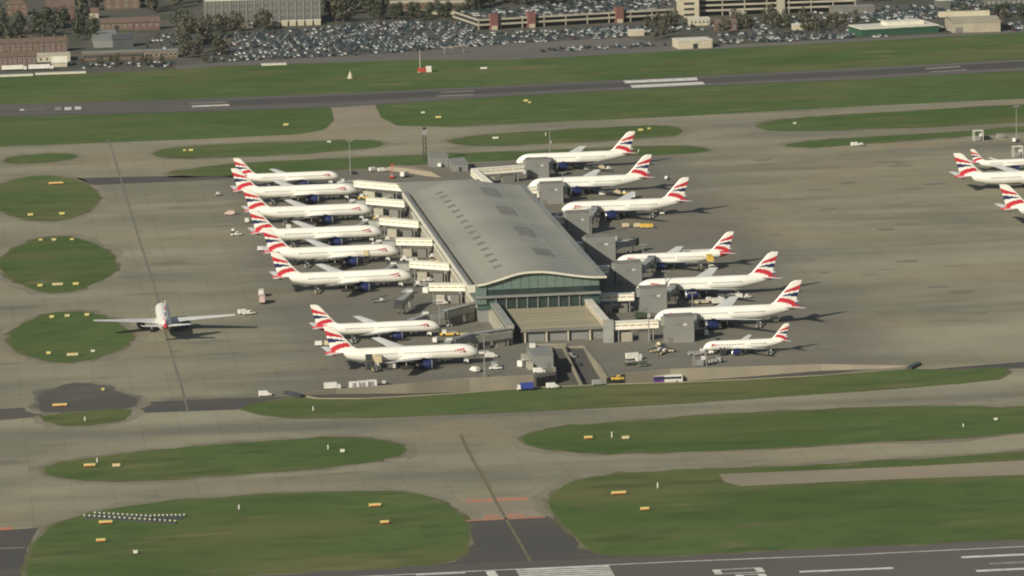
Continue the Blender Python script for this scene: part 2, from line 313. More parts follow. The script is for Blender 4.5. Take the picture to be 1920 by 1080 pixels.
# strip of grass beside the sunken road: its far edge is the cutting
sp = [(448,768),(470,757),(556,745)]+list(reversed(CUT_S))+[(1708,692),(1800,694),(1882,690),(1892,698),(1872,711),(1800,720),(1700,727),(1500,741),(1280,756),(1000,771),(700,783),(560,784.5),(490,778)]
sheet('grass_island', W(sp), .10, GRASS)
sheet('worn_verge', offset(W([(448,768),(490,778),(560,784.5),(700,783),(1000,771),(1280,756),(1500,741),(1700,727),(1872,711),(1892,698),(1882,690),(1800,694),(1700,700),(1280,740),(700,765)]), 1.5), .06, VERGE)
# dark asphalt pad and service road to the west, dark access to the near runway
_pc = G(165, 748); _pp = [G(x, y) for x, y in chaikin([(72,752),(76,734),(105,731),(150,719),(205,724),(222,738),(256,744),(262,760),(215,772),(120,776),(70,771)], 2)]
for _f, _z in ((1.20, .060), (1.12, .064)):
    sheet('worn_asphalt', ragged([_pc+(q-_pc)*_f for q in _pp], 1.6), _z, SHOULDER if _f > 1.15 else WORNASPH)
island([(72,752),(76,734),(105,733),(108,722),(150,719),(205,724),(222,738),(256,744),(262,760),(215,772),(120,776),(70,771)], 'asphalt_pad', .08, 0, 1, PADM)
island([(72,781),(110,776),(180,771),(240,765),(246,776),(215,791),(155,800),(100,797)], 'grass_island', .11, 1.0)
sheet('service_road', W([(-120,772),(0,767),(80,763),(80,781),(0,788),(-120,795)]), .055, ASPH)
sheet('service_road', W([(250,755),(440,746),(480,745),(556,743),(470,757),(446,768),(250,775)]), .055, ASPH)
sheet('service_road', W([(140,334),(320,330),(450,326),(470,333),(320,341),(175,347)]), .055, ASPH)
sheet('service_road', W([(1700,697),(1800,688),(1950,676),(1950,689),(1890,692),(1800,694),(1708,692)]), .055, ASPH)
sheet('asphalt_access', [G(x, y) for x, y in [(874,977),(1025,968),(1062,982),(1085,1013),(1150,1043),(1330,1045),(1330,1110),(600,1110),(640,1071),(800,1061),(852,1054),(875,1036)]], .058, ASPH)
sheet('asphalt_access', W([(-100,1000),(0,995),(72,990),(50,1030),(48,1150),(-100,1150)]), .058, ASPH)
for (a, b, c, d) in ((0, 994, 25, 989), (2, 1000, 24, 995)):
    pass
sheet('runway_link', W([(620,197),(701,193),(706,206),(716,222),(740,234),(700,240),(612,243),(627,226)]), .052, TAN)
sheet('runway_link', W([(862,935),(1030,928),(1024,969),(875,976)]), .052, TAN)
# runways
sheet('runway', W([(-140,202),(0,196),(320,187.5),(640,175),(960,160),(1280,144),(1600,128.5),(1920,111),(2080,102),(2080,123),(1920,132.5),(1600,149.5),(1280,163),(960,180),(640,201),(320,211),(0,219),(-140,225)]), .055, RUNWAY)
sheet('runway_rubber_band', W([(430,188),(640,179.5),(960,164.5),(1280,149),(1600,133),(1920,115.5),(2080,107),(2080,117),(1920,126),(1600,142.5),(1280,157.5),(960,173),(640,191),(430,198)]), .075, RUBBER)
sheet('runway', W([(-150,1106),(0,1099),(640,1069),(800,1060),(1100,1048),(1280,1041),(1600,1026),(1920,1010),(2080,1002),(2100,1400),(-160,1400)]), .065, RUNWAY)
sheet('airfield_strip', [G(x, y) for x, y in [(1348,889.5),(1500,883.5),(1700,875.5),(1920,863.5),(2060,855),(2060,883),(1920,891),(1700,898),(1500,907),(1390,912),(1358,904)]], .13, TAN)

def line(name, pts, width, z, m, zpar=None):
    "painted line of a width in metres along photo points"
    wp = [G(x, y) for x, y in pts]; b = MB(); L = []; R = []
    for i, p in enumerate(wp):
        t = wp[min(i+1, len(wp)-1)]-wp[max(i-1, 0)]; t.z = 0; t.normalize(); n = Vector((-t.y, t.x, 0))*width/2
        L.append(p+n); R.append(p-n)
    for q in L+R: b.v.append((q.x, q.y, z))
    k = len(L)
    for i in range(k-1): b.f.append((i+k, i+1+k, i+1, i)); b.m.append(0)
    o = b.build(name, m); o['kind'] = 'structure'; return o
def quadmark(pts, m=WHITEM, z=.10, name='runway_marking'):
    return sheet(name, W(pts), z, m)
# far runway markings
quadmark([(1168,151.5),(1306,145.5),(1309,150.5),(1173,156.5)]); quadmark([(1181,160),(1318,153.5),(1322,158.5),(1186,165)])
for x0, x1, y0, y1, h, m in ((356,424,193.5,190.5,1.6,WORNM),(360,430,198.5,195.8,2.6,WHITEM),(820,888,179.3,176.5,2.2,WORNM),(826,890,172.5,170,1.6,WORNM),(1735,1800,128,123.5,2.6,WORNM),(1745,1812,134.5,130,1.8,WORNM)):
    quadmark([(x0,y0),(x1,y1),(x1,y1+h),(x0,y0+h)], m)
quadmark([(37,205),(45,204.6),(45,207.3),(37,207.7)]); quadmark([(45,205.6),(85,204),(85,204.9),(45,206.5)], WORNM)
line('runway_marking', [(-100,218.5),(0,214.5),(320,206),(640,196),(960,176.5),(1280,160),(1600,146.5),(1920,129.5)], 1.1, .09, WORNM)
line('runway_marking', [(430,186.5),(640,177.5),(960,162.5),(1280,146.5),(1600,131),(1920,113.5)], 1.1, .09, WORNM)
# near runway markings
line('runway_marking', [(560,1087),(780,1076.5),(913,1070.2),(1100,1061.5),(1280,1053),(1600,1040.5),(1920,1025),(2060,1018)], .9, .09, WHITEM)
for i in range(12):       # threshold piano keys, each a painted stripe running along the runway
    y0 = 1066.2+i*1.9*1.9
    quadmark([(966+i*2.1,y0+1.6),(1141+i*2.1,y0-5.6),(1143+i*2.1,y0-3.3),(968+i*2.1,y0+3.9)])
quadmark([(910,1071.5),(928,1070.7),(955,1110),(933,1111)])
quadmark([(1498,1071),(1674,1064),(1676,1067),(1500,1074)], WHITEM)
for x, y, m in ((1801,1045.5,WHITEM),(1853,1057.5,WORNM),(1829,1071,WHITEM)):
    quadmark([(x,y-1.8),(2060,y-1.8-.045*(2060-x)),(2060,y+1.6-.045*(2060-x)),(x+3,y+1.6)], m)
quadmark([(780,1077.3),(872,1073.2),(872,1075.4),(780,1079.5)], WHITEM)
# apron centre lines and stand ticks
line('taxi_line', [(203,262),(212,287),(231.5,353),(258,440),(290,540),(302,585)], 0.9, .085, DARKL)
line('taxi_line', [(311,625),(326,680),(342,731),(352,772)], 0.9, .085, DARKL)
line('taxi_line', [(302,585),(311,625)], 1.0, .085, YELM)
for x, y in ((233,362),(246,398),(256,435),(271,474.5),(285,516),(297,561),(323,660),(340,715)):
    line('stand_tick', [(x,y),(x+13,y-.5)], 2.2, .087, DARKL)
line('taxi_line', [(864,815),(870,832),(895,878),(915,913),(938,955),(968,1006),(995,1053)], 1.1, .10, YELM)
line('taxi_line', [(870,835.5),(908,834.5)], 1.6, .087, DARKL); line('taxi_line', [(878,848),(895,847)], 1.3, .087, DARKL)
for (a, b, c, d, wd) in ((875,940,925,938,4.2),(932,937.5,992,935,5),(908,969.5,937,968,4),(952,967.5,983,966,4)):
    n = max(3, int((c-a)/9))
    for i in range(n):
        x0 = a+(c-a)*i/n; x1 = a+(c-a)*(i+.72)/n; y0 = b+(d-b)*i/n; y1 = b+(d-b)*(i+.72)/n
        line('hold_marking', [(x0,y0),(x1,y1)], wd, .10, REDM)
line('hold_marking', [(874,977),(1022,970)], 1.6, .10, REDM)
line('hold_marking', [(-60,996),(24,991)], 4.5, .10, REDM)
line('runway_marking', [(-60,1031),(47,1027)], 1.4, .10, WORNM)
# oil-dark rectangles where engines idle, seen as short dark dashes on the open apron
for x, y, l in ((1672,304,38),(1688,311,42),(1430,300,34),(1752,345,42),(1590,343,30),(1410,391,25),(1425,413,16),(1455,440,18),(1487,462,18),(1517,487,18),(1546,511,18),(1690,306,20),(1555,392,30),(1660,430,30),(1700,490,40),(1760,538,40),(1830,587,38),(630,568,46),(606,692,20),(1660,585,40),(1490,570,30),(1700,420,34)):
    line('apron_stain', [(x-l/2,y+.8),(x+l/2,y-.8)], 4.0+rnd.random()*2.5, .086, DARKL)
# ------------------------------------------------------------------ sunken road
def cutz(px, py):
    if px > 1030 and px < 1138 and py < 712: return -.3-4.9*max(0, min(1, (py-652)/50))
    if px < 1000: return -.35 - 4.9*min(1, max(0, (px-556)/330))
    return -.35 - 4.6*min(1, max(0, (1710-px)/420))
b = MB(); pts = CUT; N_ = len(pts)
fl = [G(x, y) for x, y in pts]; fv = [Vector((p.x, p.y, cutz(*q))) for p, q in zip(fl, pts)]
b.add(fv, [t if (fv[t[1]]-fv[t[0]]).cross(fv[t[2]]-fv[t[0]]).z > 0 else (t[0], t[2], t[1]) for t in tessellate_polygon([fv])])
o = b.build('sunken_road', ASPH); o['kind'] = 'structure'
b = MB(); bt = MB()
for i in range(N_):
    a, c = fl[i], fl[(i+1) % N_]; a2, c2 = fv[i], fv[(i+1) % N_]; h = .5
    b.add([(a.x,a.y,h), (c.x,c.y,h), (c2.x,c2.y,c2.z), (a2.x,a2.y,a2.z)], [(0,1,2,3)])
north = [i for i in range(len(CUT_N)+len(CUT_RAMP)-1)]
bw = MB()
off = offset(fl, 1.1)
for i in north:
    a, c, ao, co_ = fl[i], fl[i+1], off[i], off[i+1]
    bw.add([(a.x,a.y,.5),(c.x,c.y,.5),(co_.x,co_.y,.5),(ao.x,ao.y,.5),(co_.x,co_.y,0),(ao.x,ao.y,0)], [(0,1,2,3),(3,2,4,5)])
wo = empty('retaining_wall', G(880,711), 0, 'tan concrete retaining wall lining the sunken road south of the terminal', 'wall')
for nm, bb in (('wall_face', b), ('coping', bw)):
    o = bb.build(nm, WALLC); o.parent = wo; o.location = -wo.location
for i, (x, y) in enumerate(((556,741), (1708,688))):
    p = G(x, y); b = MB(); s = -1 if i == 0 else 1
    b.beam(p+Vector((s*-2,-6,.4)), p+Vector((s*4,4,.4)), 2.2, 1.6)
    o = b.build('culvert_portal', V_DARK); tag(o, ('dark portal block at the west tip', 'dark portal block at the east tip')[i]+' of the sunken road wall', 'portal')
def digit_zero(px, py, ln, wd, ex, ey, m=WHITEM):
    "blocky runway digit lying with its top to the east"
    p = G(px, py); x0, x1, y1, y0 = p.x, p.x+ln, p.y, p.y-wd; b = MB(); z = .115
    for (xa, xb, ya, yb) in ((x0,x0+ex,y0,y1),(x1-ex,x1,y0,y1),(x0+ex,x1-ex,y1-ey,y1),(x0+ex,x1-ex,y0,y0+ey)):
        b.add([(xa,ya,z),(xb,ya,z),(xb,yb,z),(xa,yb,z)], [(0,1,2,3)])
    o = b.build('runway_number', m); o['kind'] = 'structure'
digit_zero(1335, 1069, 16.6, 7.0, 2.6, .8)
digit_zero(1378, 1078.5, 10.0, 5.0, 2.6, .8)
for x0, x1, y in ((103,115,203.6),(121,134,203.4),(140,152,202.4)): quadmark([(x0,y-2),(x1,y-2.5),(x1,y+3),(x0,y+3.3)], WORNM if x0 == 103 else WHITEM)

# ------------------------------------------------------------------ airliners
STN = [(0,.012,-.17),(.004,.10,-.165),(.012,.19,-.14),(.025,.29,-.10),(.045,.385,-.055),(.07,.45,-.02),(.10,.488,0),(.13,.5,0),(.22,.5,0),(.31,.5,0),(.40,.5,0),(.49,.5,0),(.58,.5,0),(.65,.5,0),
       (.70,.488,.012),(.76,.452,.047),(.82,.39,.105),(.88,.295,.172),(.93,.20,.222),(.965,.125,.252),(.985,.075,.268),(1.0,.03,.275)]
KINDS = dict(
    long=dict(L=63.7, D=6.2, zc=5.5, semi=30.4, H=18.5, eng=[(9.7, 20.5, 6.6, 1.95)], wx=19.0, rc=13.5),
    mid=dict(L=54.9, D=5.1, zc=4.75, semi=23.8, H=15.9, eng=[(7.9, 17.0, 5.2, 1.45)], wx=17.0, rc=11.0),
    small=dict(L=36.0, D=4.0, zc=3.75, semi=17.0, H=11.8, eng=[(5.75, 11.0, 4.0, 1.1)], wx=11.0, rc=7.0),
    jumbo=dict(L=70.7, D=6.6, zc=5.7, semi=32.2, H=19.4, eng=[(11.7, 24.0, 5.6, 1.35), (21.2, 33.5, 5.6, 1.35)], wx=19.5, rc=15.0))
def flag(u, v):
    "tail flag: u 0 leading edge .. 1 trailing edge, v 0 base .. 1 tip -> material index (0 white 1 red 2 navy)"
    t = 1-u
    wob = .03*math.sin(3.1*u+.4)
    if u > .09:
        lo = .62-.16*t**.8+wob; hi = .86-.30*t**.75+wob
        if lo < v < hi: return 1
    lo, hi = .32+.02*t, .52-.17*t
    if u > .14 and lo+wob < v < hi+wob: return 2
    c = .05+.19*t+.05*math.sin(4.2*t-.4); h = .10
    if c-h*.9 < v < c+h*.75 and u > .07: return 1
    if u > .55 and v < .02: return 1
    return 0
def surf_ring(le, te, y, z, th, n=5):
    "closed aerofoil outline at one span station: le/te are x, returns 2n points"
    c = te-le; up_, lo_ = [], []
    for i in range(n+1):
        u = i/n; t = th*2.6*(math.sqrt(max(u, 0))*(1-u))*1.0
        up_.append((le+c*u, t)); lo_.append((le+c*u, -t*.7))
    pr = up_ + lo_[1:-1][::-1]
    return [Vector((x, y, z+dz)) for x, dz in pr]
def airliner(kind):
    K = KINDS[kind]; L, D, zc, semi, H = K['L'], K['D'], K['zc'], K['semi'], K['H']
    root = empty('airliner', (0,0,0))
    def R(t):
        for a, c in zip(STN, STN[1:]):
            if a[0] <= t <= c[0]:
                k = (t-a[0])/(c[0]-a[0]); return (a[1]+(c[1]-a[1])*k)*D, (a[2]+(c[2]-a[2])*k)*D
        return STN[-1][1]*D, STN[-1][2]*D
    n = 28; rings = []
    for t, r, dz in STN:
        rg = []
        for i in range(n):
            a = 2*math.pi*i/n; zz = math.cos(a)*r*D
            if kind == 'jumbo' and zz > 0: zz *= 1+.30*(max(0, min(1, (t-.03)/.04))*max(0, min(1, (.42-t)/.14)))
            rg.append(Vector((-t*L, math.sin(a)*r*D, zc+dz*D+zz)))
        rings.append(rg)
    def fm(c):
        t = -c.x/L; r, dz = R(min(max(t, 0), 1)); k = (c.z-zc-dz*D)/max(r, .01)
        if t > .905 and k < .60: return 1
        if t > .86 and -.9 < k < -.2: return 1
        return 2 if k < -.84 and .02 < t < .62 else 0
    b = MB(); b.loft(rings, 0, True, fm); b.build('fuselage', [WHITE, RED, NAVY], root, True)
    # belly fairing
    b = MB(); rg = []
    x0 = K['wx']-2; x1 = K['wx']+K['rc']+6
    for k in range(9):
        t = k/8; s = math.sin(math.pi*min(max(t, .04), .96))**.5
        rg.append([Vector((-(x0+(x1-x0)*t), math.sin(2*math.pi*i/12)*D*.54*s, zc-D*.20-D*.06*s+math.cos(2*math.pi*i/12)*D*.34*s)) for i in range(12)])
    b.loft(rg, 0); b.build('belly_fairing', WHITE, root, True)
    # flight deck glass, on the surface of the nose
    b = MB()
    for s in (-1, 1):
        for a0, a1 in ((.06,.42),(.46,.80),(.84,1.12)):
            q = []
            for t, a in ((.024,a0),(.024,a1),(.046,a1),(.046,a0)):
                r, dz = R(t); r += .03; q.append((-t*L, s*math.sin(a)*r, zc+dz*D+math.cos(a)*r))
            b.add(q, [(0,1,2,3) if s > 0 else (3,2,1,0)])
    b.build('cockpit_window', DARK, root)
    # cabin windows
    b = MB(); wn = int(L*.66/1.15)
    for s in (-1, 1):
        for i in range(wn):
            x = .10*L+i*1.15
            if abs(x-.5*L) < 1: continue
            z0, z1 = zc+.07*D, zc+.07*D+.42
            f = lambda z: s*(math.sqrt(max(0, (.5*D)**2-(z-zc)**2))+.02)
            b.add([(-x,f(z0),z0),(-x-.62,f(z0),z0),(-x-.62,f(z1),z1),(-x,f(z1),z1)], [(0,1,2,3) if s > 0 else (3,2,1,0)])
    o = b.build('window_row', WINBAND, root); o['kind'] = 'stuff'
    # ribbon emblem, both sides of the nose
    for s in (-1, 1):
        b = MB()
        def strip(fn, n_, mi):
            prev = None
            for i in range(n_+1):
                t, zl, zh = fn(i/n_); r, dz = R(t); r += .05
                pr = []
                for z in (zl*D, zh*D): pr.append(Vector((-t*L, s*math.sqrt(max(.01, r*r-(z-dz*D)**2)), zc+z)))
                if prev: b.add([prev[0], pr[0], pr[1], prev[1]], [(3,2,1,0) if s > 0 else (0,1,2,3)], mi)
                prev = pr
        k = 63.7/L
        strip(lambda u: (.165-.110*u, .12+.05*math.sin(u*2.6), .155+.06*math.sin(u*2.6)+.09*u), 12, 0)
        strip(lambda u: ((.050+.050*u), .20-.20*u-.04, .275-.15*u+.02*(1-u)), 8, 1)
        strip(lambda u: ((.075+.06*u), .03-.03*u, .075-.04*u), 6, 0)
        b.build('ribbon_emblem', [RED, NAVY], root)
    # wings
    wx, rc = K['wx'], K['rc']; wz = zc-D*.30; st = [(.30*D, 0, rc, .62), (.34*semi, None, None, .40), (.78*semi, None, None, .22), (semi, None, None, .12)]
    swp = .66
    for s in (-1, 1):
        rg = []
        for y, _, _, th in st:
            q = (y-.30*D)/(semi-.30*D); le = wx+swp*(y-.30*D)
            te = (wx+rc+.6*q*semi*.15) if q <= .26 else (wx+rc+.04*semi+(y-.34*semi)*.40)
            te = max(te, le+1.9*semi/30)
            z = wz+q*(semi*.125)
            rg.append([Vector((-p.x, s*p.y, p.z)) for p in surf_ring(le, te, y, z, th*D/6.2)])
        b = MB(); b.loft(rg if s < 0 else [r[::-1] for r in rg], 0); b.build('wing', [WINGG], root)
    # tailplane
    hs = semi*.345; tx = L*.865
    for s in (-1, 1):
        rg = []
        for y, th in ((D*.16, .30), (hs*.6, .2), (hs, .08)):
            q = y/hs; le = tx+.62*y; te = L*.975+.22*y
            rg.append([Vector((-p.x, s*p.y, p.z)) for p in surf_ring(le, te, y, zc+D*.26+.09*y, th*D/6.2)])
        b = MB(); b.loft(rg if s < 0 else [r[::-1] for r in rg], 0); b.build('tailplane', [WINGG], root)
    # fin with the flag
    zb = zc+D*.40; nu, nv = 22, 30; b = MB(); idx = {}
    le0, le1, te0, te1 = L*.795, L*.945, L*.958, L*1.006
    for s in (-1, 1):
        for j in range(nv+1):
            v = j/nv; z = zb+(H-zb)*v
            le = le0+(le1-le0)*v - (2.2*(1-v/.18)**2*D/6.2 if v < .18 else 0); te = te0+(te1-te0)*v
            if v > .93: le += (v-.93)/.07*.9*D/6.2
            for i in range(nu+1):
                u = i/nu; th = .55*D/6.2*(1-.65*v)*math.sqrt(max(0, u))*(1-u)*2.4
                idx[(s, i, j)] = len(b.v); b.v.append((-(le+(te-le)*u), s*th, z))
        for j in range(nv):
            for i in range(nu):
                q = (idx[(s,i,j)], idx[(s,i+1,j)], idx[(s,i+1,j+1)], idx[(s,i,j+1)])
                b.f.append(q if s < 0 else q[::-1]); b.m.append(flag((i+.5)/nu, (j+.5)/nv))
    for i in range(nu):
        b.f.append((idx[(-1,i,nv)], idx[(-1,i+1,nv)], idx[(1,i+1,nv)], idx[(1,i,nv)])); b.m.append(0)
    b.build('tail_fin', [WHITE, RED, NAVY], root, False)
    # engines
    for (ey, ex, el, er) in K['eng']:
        q = (ey-.30*D)/(semi-.30*D); ez = wz+q*semi*.125-er*1.12-.25
        for s in (-1, 1):
            b = MB(); prof = [(0,.86),(.03,.97),(.18,1.03),(.45,1.0),(.72,.84),(.86,.70)]; m = 14
            b.loft([[Vector((-(ex+t*el), s*ey+math.sin(2*math.pi*i/m)*r*er, ez+math.cos(2*math.pi*i/m)*r*er)) for i in range(m)] for t, r in prof], 0, False)
            b.tube((-(ex+.70*el), s*ey, ez), (-(ex+1.0*el), s*ey, ez), er*.55, 12, 1, er*.22)
            b.add([(-(ex+.08*el), s*ey, ez+er*.95), (-(ex+.9*el), s*ey, ez+er*.7), (-(ex+el*1.25), s*ey, ez+er*1.35), (-(ex+el*.45), s*ey, ez+er*1.45)], [(0,1,2,3),(3,2,1,0)], 0)
            e = b.build('engine', [NAVY, METAL], root, True)
            b = MB(); b.loft([[Vector((-(ex+t*el), s*ey+math.sin(2*math.pi*i/m)*r*er, ez+math.cos(2*math.pi*i/m)*r*er)) for i in range(m)] for t, r in ((.10,.78),(0,.85),(-.015,.91),(.02,.985),(.06,1.0))], 0, False)
            b.build('intake_lip', METAL, e, True)
            b = MB(); b.tube((-(ex+.10*el), s*ey, ez), (-(ex+.12*el), s*ey, ez), er*.80, m, 0); b.build('fan', DARK, e)
    # gear
    wr = .65*D/6.2+.1
    def gear(name, x, y, rows, top):
        b = MB(); b.tube((-x, y, wr*.8), (-x, y, top), .22*D/6.2+.05, 8, 1)
        for r in range(rows):
            for o_ in (-.55, .55):
                xx = -x+(r-(rows-1)/2)*wr*2.15; b.tube((xx, y+o_*D/6.2-.22, wr), (xx, y+o_*D/6.2+.22, wr), wr, 10, 0)
        b.build(name, [TYRE, METAL], root)
    gear('nose_gear', L*.09, 0, 1, zc-.4*D)
    rows = {'long': 3, 'mid': 2, 'small': 1, 'jumbo': 2}[kind]
    for s in (-1, 1): gear('main_gear', wx+rc*.86, s*D*.85, rows, wz+.2)
    for s in (-1, 1): b = MB(); b.box(-L*.085-.9, -L*.085+.9, s*.53-.03, s*.53+.03, zc-D*.78, zc-D*.45); b.build('gear_door', WHITE, root)
    return root
PROTO = {}
ROW_W, ROW_E = "airliners nosed in along the terminal's west side", "airliners nosed in along the terminal's east side"
NOSE = {}
def place_plane(key, kind, loc, rz, label, group):
    if kind not in PROTO: PROTO[kind] = o = airliner(kind)
    else: o = copy_tree(PROTO[kind])
    o.location = loc; o.rotation_euler = (0, 0, rz); tag(o, label, 'airliner', group); NOSE[key] = Vector(loc)
WESTROW = [('p1','mid',636,332,'smaller white airliner with flag tail, farthest of the row on the terminal\'s west side'),
 ('p2','long',669,358,'long white flag-tailed airliner parked second from the far end west of the terminal'),
 ('p3','long',697.5,396,'white flag-tailed airliner west of the terminal with a dark catering truck behind its wing'),
 ('p4','long',717,437,'white flag-tailed airliner fourth from the far end of the western row'),
 ('p5','long',748,473,'white western-row airliner with a white high-loader raised against its rear fuselage'),
 ('p6','long',773,520,'white flag-tailed airliner beside the empty stand on the terminal\'s west side'),
 ('p7','mid',825,614,'smaller white flag-tailed airliner parked on the near side of the empty western stand'),
 ('p8','long',898,662,'nearest long white airliner west of the terminal, service trucks below its tail')]
EASTROW = [('r1','long',968,304,'white flag-tailed airliner farthest along the east side of the terminal'),
 ('r2','long',991,350,'white flag-tailed airliner second from the far end of the eastern row'),
 ('r3','long',1052.5,395,'white eastern-row airliner with a white high-loader at its tail, before the gap in the row'),
 ('r4','mid',1155,492,'smaller white eastern-row airliner with a yellow high-loader below its tail'),
 ('r5','long',1193,541.7,'white airliner between the yellow-serviced jet and the tail-loaded one on the east side'),
 ('r6','long',1227,598,'white flag-tailed airliner with high-loader at tail, next to the small jet east of the terminal'),
 ('r7','small',1319,653,'small short white jet with flag tail nearest the camera on the east side')]
for key, kind, x, y, lab in WESTROW:
    p = G(x, y, 4.4 if kind == 'long' else 3.8); place_plane(key, kind, (p.x, p.y, .06), 0.0, lab, ROW_W)
for key, kind, x, y, lab in EASTROW:
    p = G(x, y, {'long':4.4,'mid':3.8,'small':2.9}[kind]); place_plane(key, kind, (p.x, p.y, .06), math.pi, lab, ROW_E)
p = G(306, 643, 0); place_plane('t1', 'long', (p.x+2.3, p.y+60.5, .06), math.pi/2-.015, 'white airliner taxiing away on the centre line, seen tail-on beside the grass islands', None)
for key, x, y, lab in (('j1',1788,287.5,'big white four-engined airliner with tall flag tail at the east edge, between two others'), ('j2',1874,346,'big white airliner with flag tail, nearest of the three at the picture\'s east edge')):
    p = G(x, y, 19.4); place_plane(key, 'jumbo', (p.x+71.0, p.y, .06), 0.0, lab, 'airliners parked at the east edge')
p = G(1820, 280, 11.8); place_plane('j3', 'small', (p.x+36, p.y, .06), 0.0, 'small white jet with flag tail, farthest of the three at the east edge', 'airliners parked at the east edge')

# ------------------------------------------------------------------ terminal
YF, YB = -91.3, 200.0
PROF = [(-25.8,16.9),(-22.5,17.2),(-19.4,18.0),(-14.8,19.2),(-10.1,20.6),(-5.4,21.5),(-0.8,21.7),(4,21.5),(8.5,20.9),(13,20.1),(17.8,19.3),(23,18.6),(27,18.3),(31,18.2)]
def zroof(x):
    if x <= PROF[0][0]: return PROF[0][1]
    for i in range(len(PROF)-1):
        a, c = PROF[i], PROF[i+1]
        if x <= c[0]:
            p0 = PROF[max(i-1, 0)]; p3 = PROF[min(i+2, len(PROF)-1)]; h = c[0]-a[0]; t = (x-a[0])/h
            m0 = (c[1]-p0[1])/(c[0]-p0[0])*h; m1 = (p3[1]-a[1])/(p3[0]-a[0])*h
            return (2*t**3-3*t*t+1)*a[1]+(t**3-2*t*t+t)*m0+(-2*t**3+3*t*t)*c[1]+(t**3-t*t)*m1
    return PROF[-1][1]
XS = [-25.8+56.8*i/40 for i in range(41)]
term = empty('terminal_building', (0, YF, 0), 0, 'long airport terminal with curved grey metal roof and dark glass end wall', 'terminal')
def tpart(b, name, m, parent=term, kind=None, label=None):
    o = b.build(name, m); o.parent = parent
    if parent is term: o.location = (0, -YF, 0)
    if kind: o['kind'] = kind
    if label: o['label'] = label
    return o
# body
b = MB(); b.box(-25, 27.4, YF+.9, YB, 0, 16.2); tpart(b, 'wall', GREYCLAD)
b = MB()
for i in range(len(XS)-1):
    if XS[i+1] < 27.4: b.add([(XS[i],YB,16),(XS[i+1],YB,16),(XS[i+1],YB,zroof(XS[i+1])-.2),(XS[i],YB,zroof(XS[i])-.2)], [(3,2,1,0)])
tpart(b, 'gable_wall', PANELG)
# curved roof in bays, each bay with a raised seam
nb = 9; bl = (YB-YF+1.6)/nb
for k in range(nb):
    y0 = YF-1.6+k*bl; y1 = y0+bl-.25; b = MB()
    for i in range(len(XS)-1):
        xa, xb = XS[i], XS[i+1]; za, zb_ = zroof(xa), zroof(xb)
        b.add([(xa,y0,za),(xb,y0,zb_),(xb,y1,zb_),(xa,y1,za)], [(0,1,2,3)])
        b.add([(xa,y0,za-.5),(xb,y0,zb_-.5),(xb,y0,zb_),(xa,y0,za),(xa,y1,za-.5),(xb,y1,zb_-.5),(xb,y1,zb_),(xa,y1,za)], [(0,1,2,3),(7,6,5,4),(1,0,4,5)])
    b.add([(XS[0],y0,16.4),(XS[0],y1,16.4),(XS[0],y1,16.9),(XS[0],y0,16.9)], [(0,3,2,1)])
    b.add([(31,y0,17.7),(31,y1,17.7),(31,y1,18.2),(31,y0,18.2)], [(0,1,2,3)])
    tpart(b, 'roof_bay', ROOFG)
    if k:
        b = MB()
        for i in range(len(XS)-1):
            xa, xb = XS[i], XS[i+1]; za, zb_ = zroof(xa)-.06, zroof(xb)-.06
            b.add([(xa,y0-.3,za),(xb,y0-.3,zb_),(xb,y0+.02,zb_),(xa,y0+.02,za)], [(0,1,2,3)])
        tpart(b, 'roof_seam', ROOFB)
b = MB()     # pale fascia along the curved front edge
for i in range(len(XS)-1):
    xa, xb = XS[i], XS[i+1]; za, zb_ = zroof(xa), zroof(xb)
    b.add([(xa,YF-1.9,za-.75),(xb,YF-1.9,zb_-.75),(xb,YF-1.9,zb_+.12),(xa,YF-1.9,za+.12),(xa,YF-1.5,za-.75),(xb,YF-1.5,zb_-.75),(xb,YF-1.5,zb_+.12),(xa,YF-1.5,za+.12)], [(0,1,2,3),(3,2,6,7),(1,0,4,5)])
tpart(b, 'fascia', TRIM)
b = MB(); b.box(28.0, 30.9, YF-1.2, YB, 18.25, 18.42); tpart(b, 'edge_strip', ROOFB)
# low band with gutter west of the roof
b = MB(); b.box(-28.9, -26.9, YF+2, YB+2, 15.0, 16.2); tpart(b, 'gutter_band', ROOFB)
b = MB(); b.box(-26.9, -25.9, YF+2, YB+2, 14.6, 15.5); tpart(b, 'gutter_channel', CONCD)
b = MB(); b.box(-29.6, -28.9, YF+2, YB+2, 14.8, 16.5); tpart(b, 'parapet', TRIM)
# west wall: glazing bays between pale piers
nw = 30; wl = (YB-YF-4)/nw
bp = MB(); bp.box(-25.10, -25.02, .25, wl-.25, 7.2, 14.2); pane0 = None
bq = MB(); bq.box(-25.10, -25.02, .25, wl-.25, .6, 5.6)
for k in range(nw):
    y = YF+3+k*wl
    for j, bb in enumerate((bp, bq)):
        if k == 0:
            o = bb.build('window_pane', GLASSG if j == 0 else CONC, term); (globals().__setitem__('pane%d' % j, o)); o.location = (0, y-YF, 0)
        else: inst(globals()['pane%d' % j], term, (0, y-YF, 0))
b = MB(); b.box(-25.6, -25.0, YF+1, YB, 5.9, 6.9); tpart(b, 'wall_ledge', TRIM)
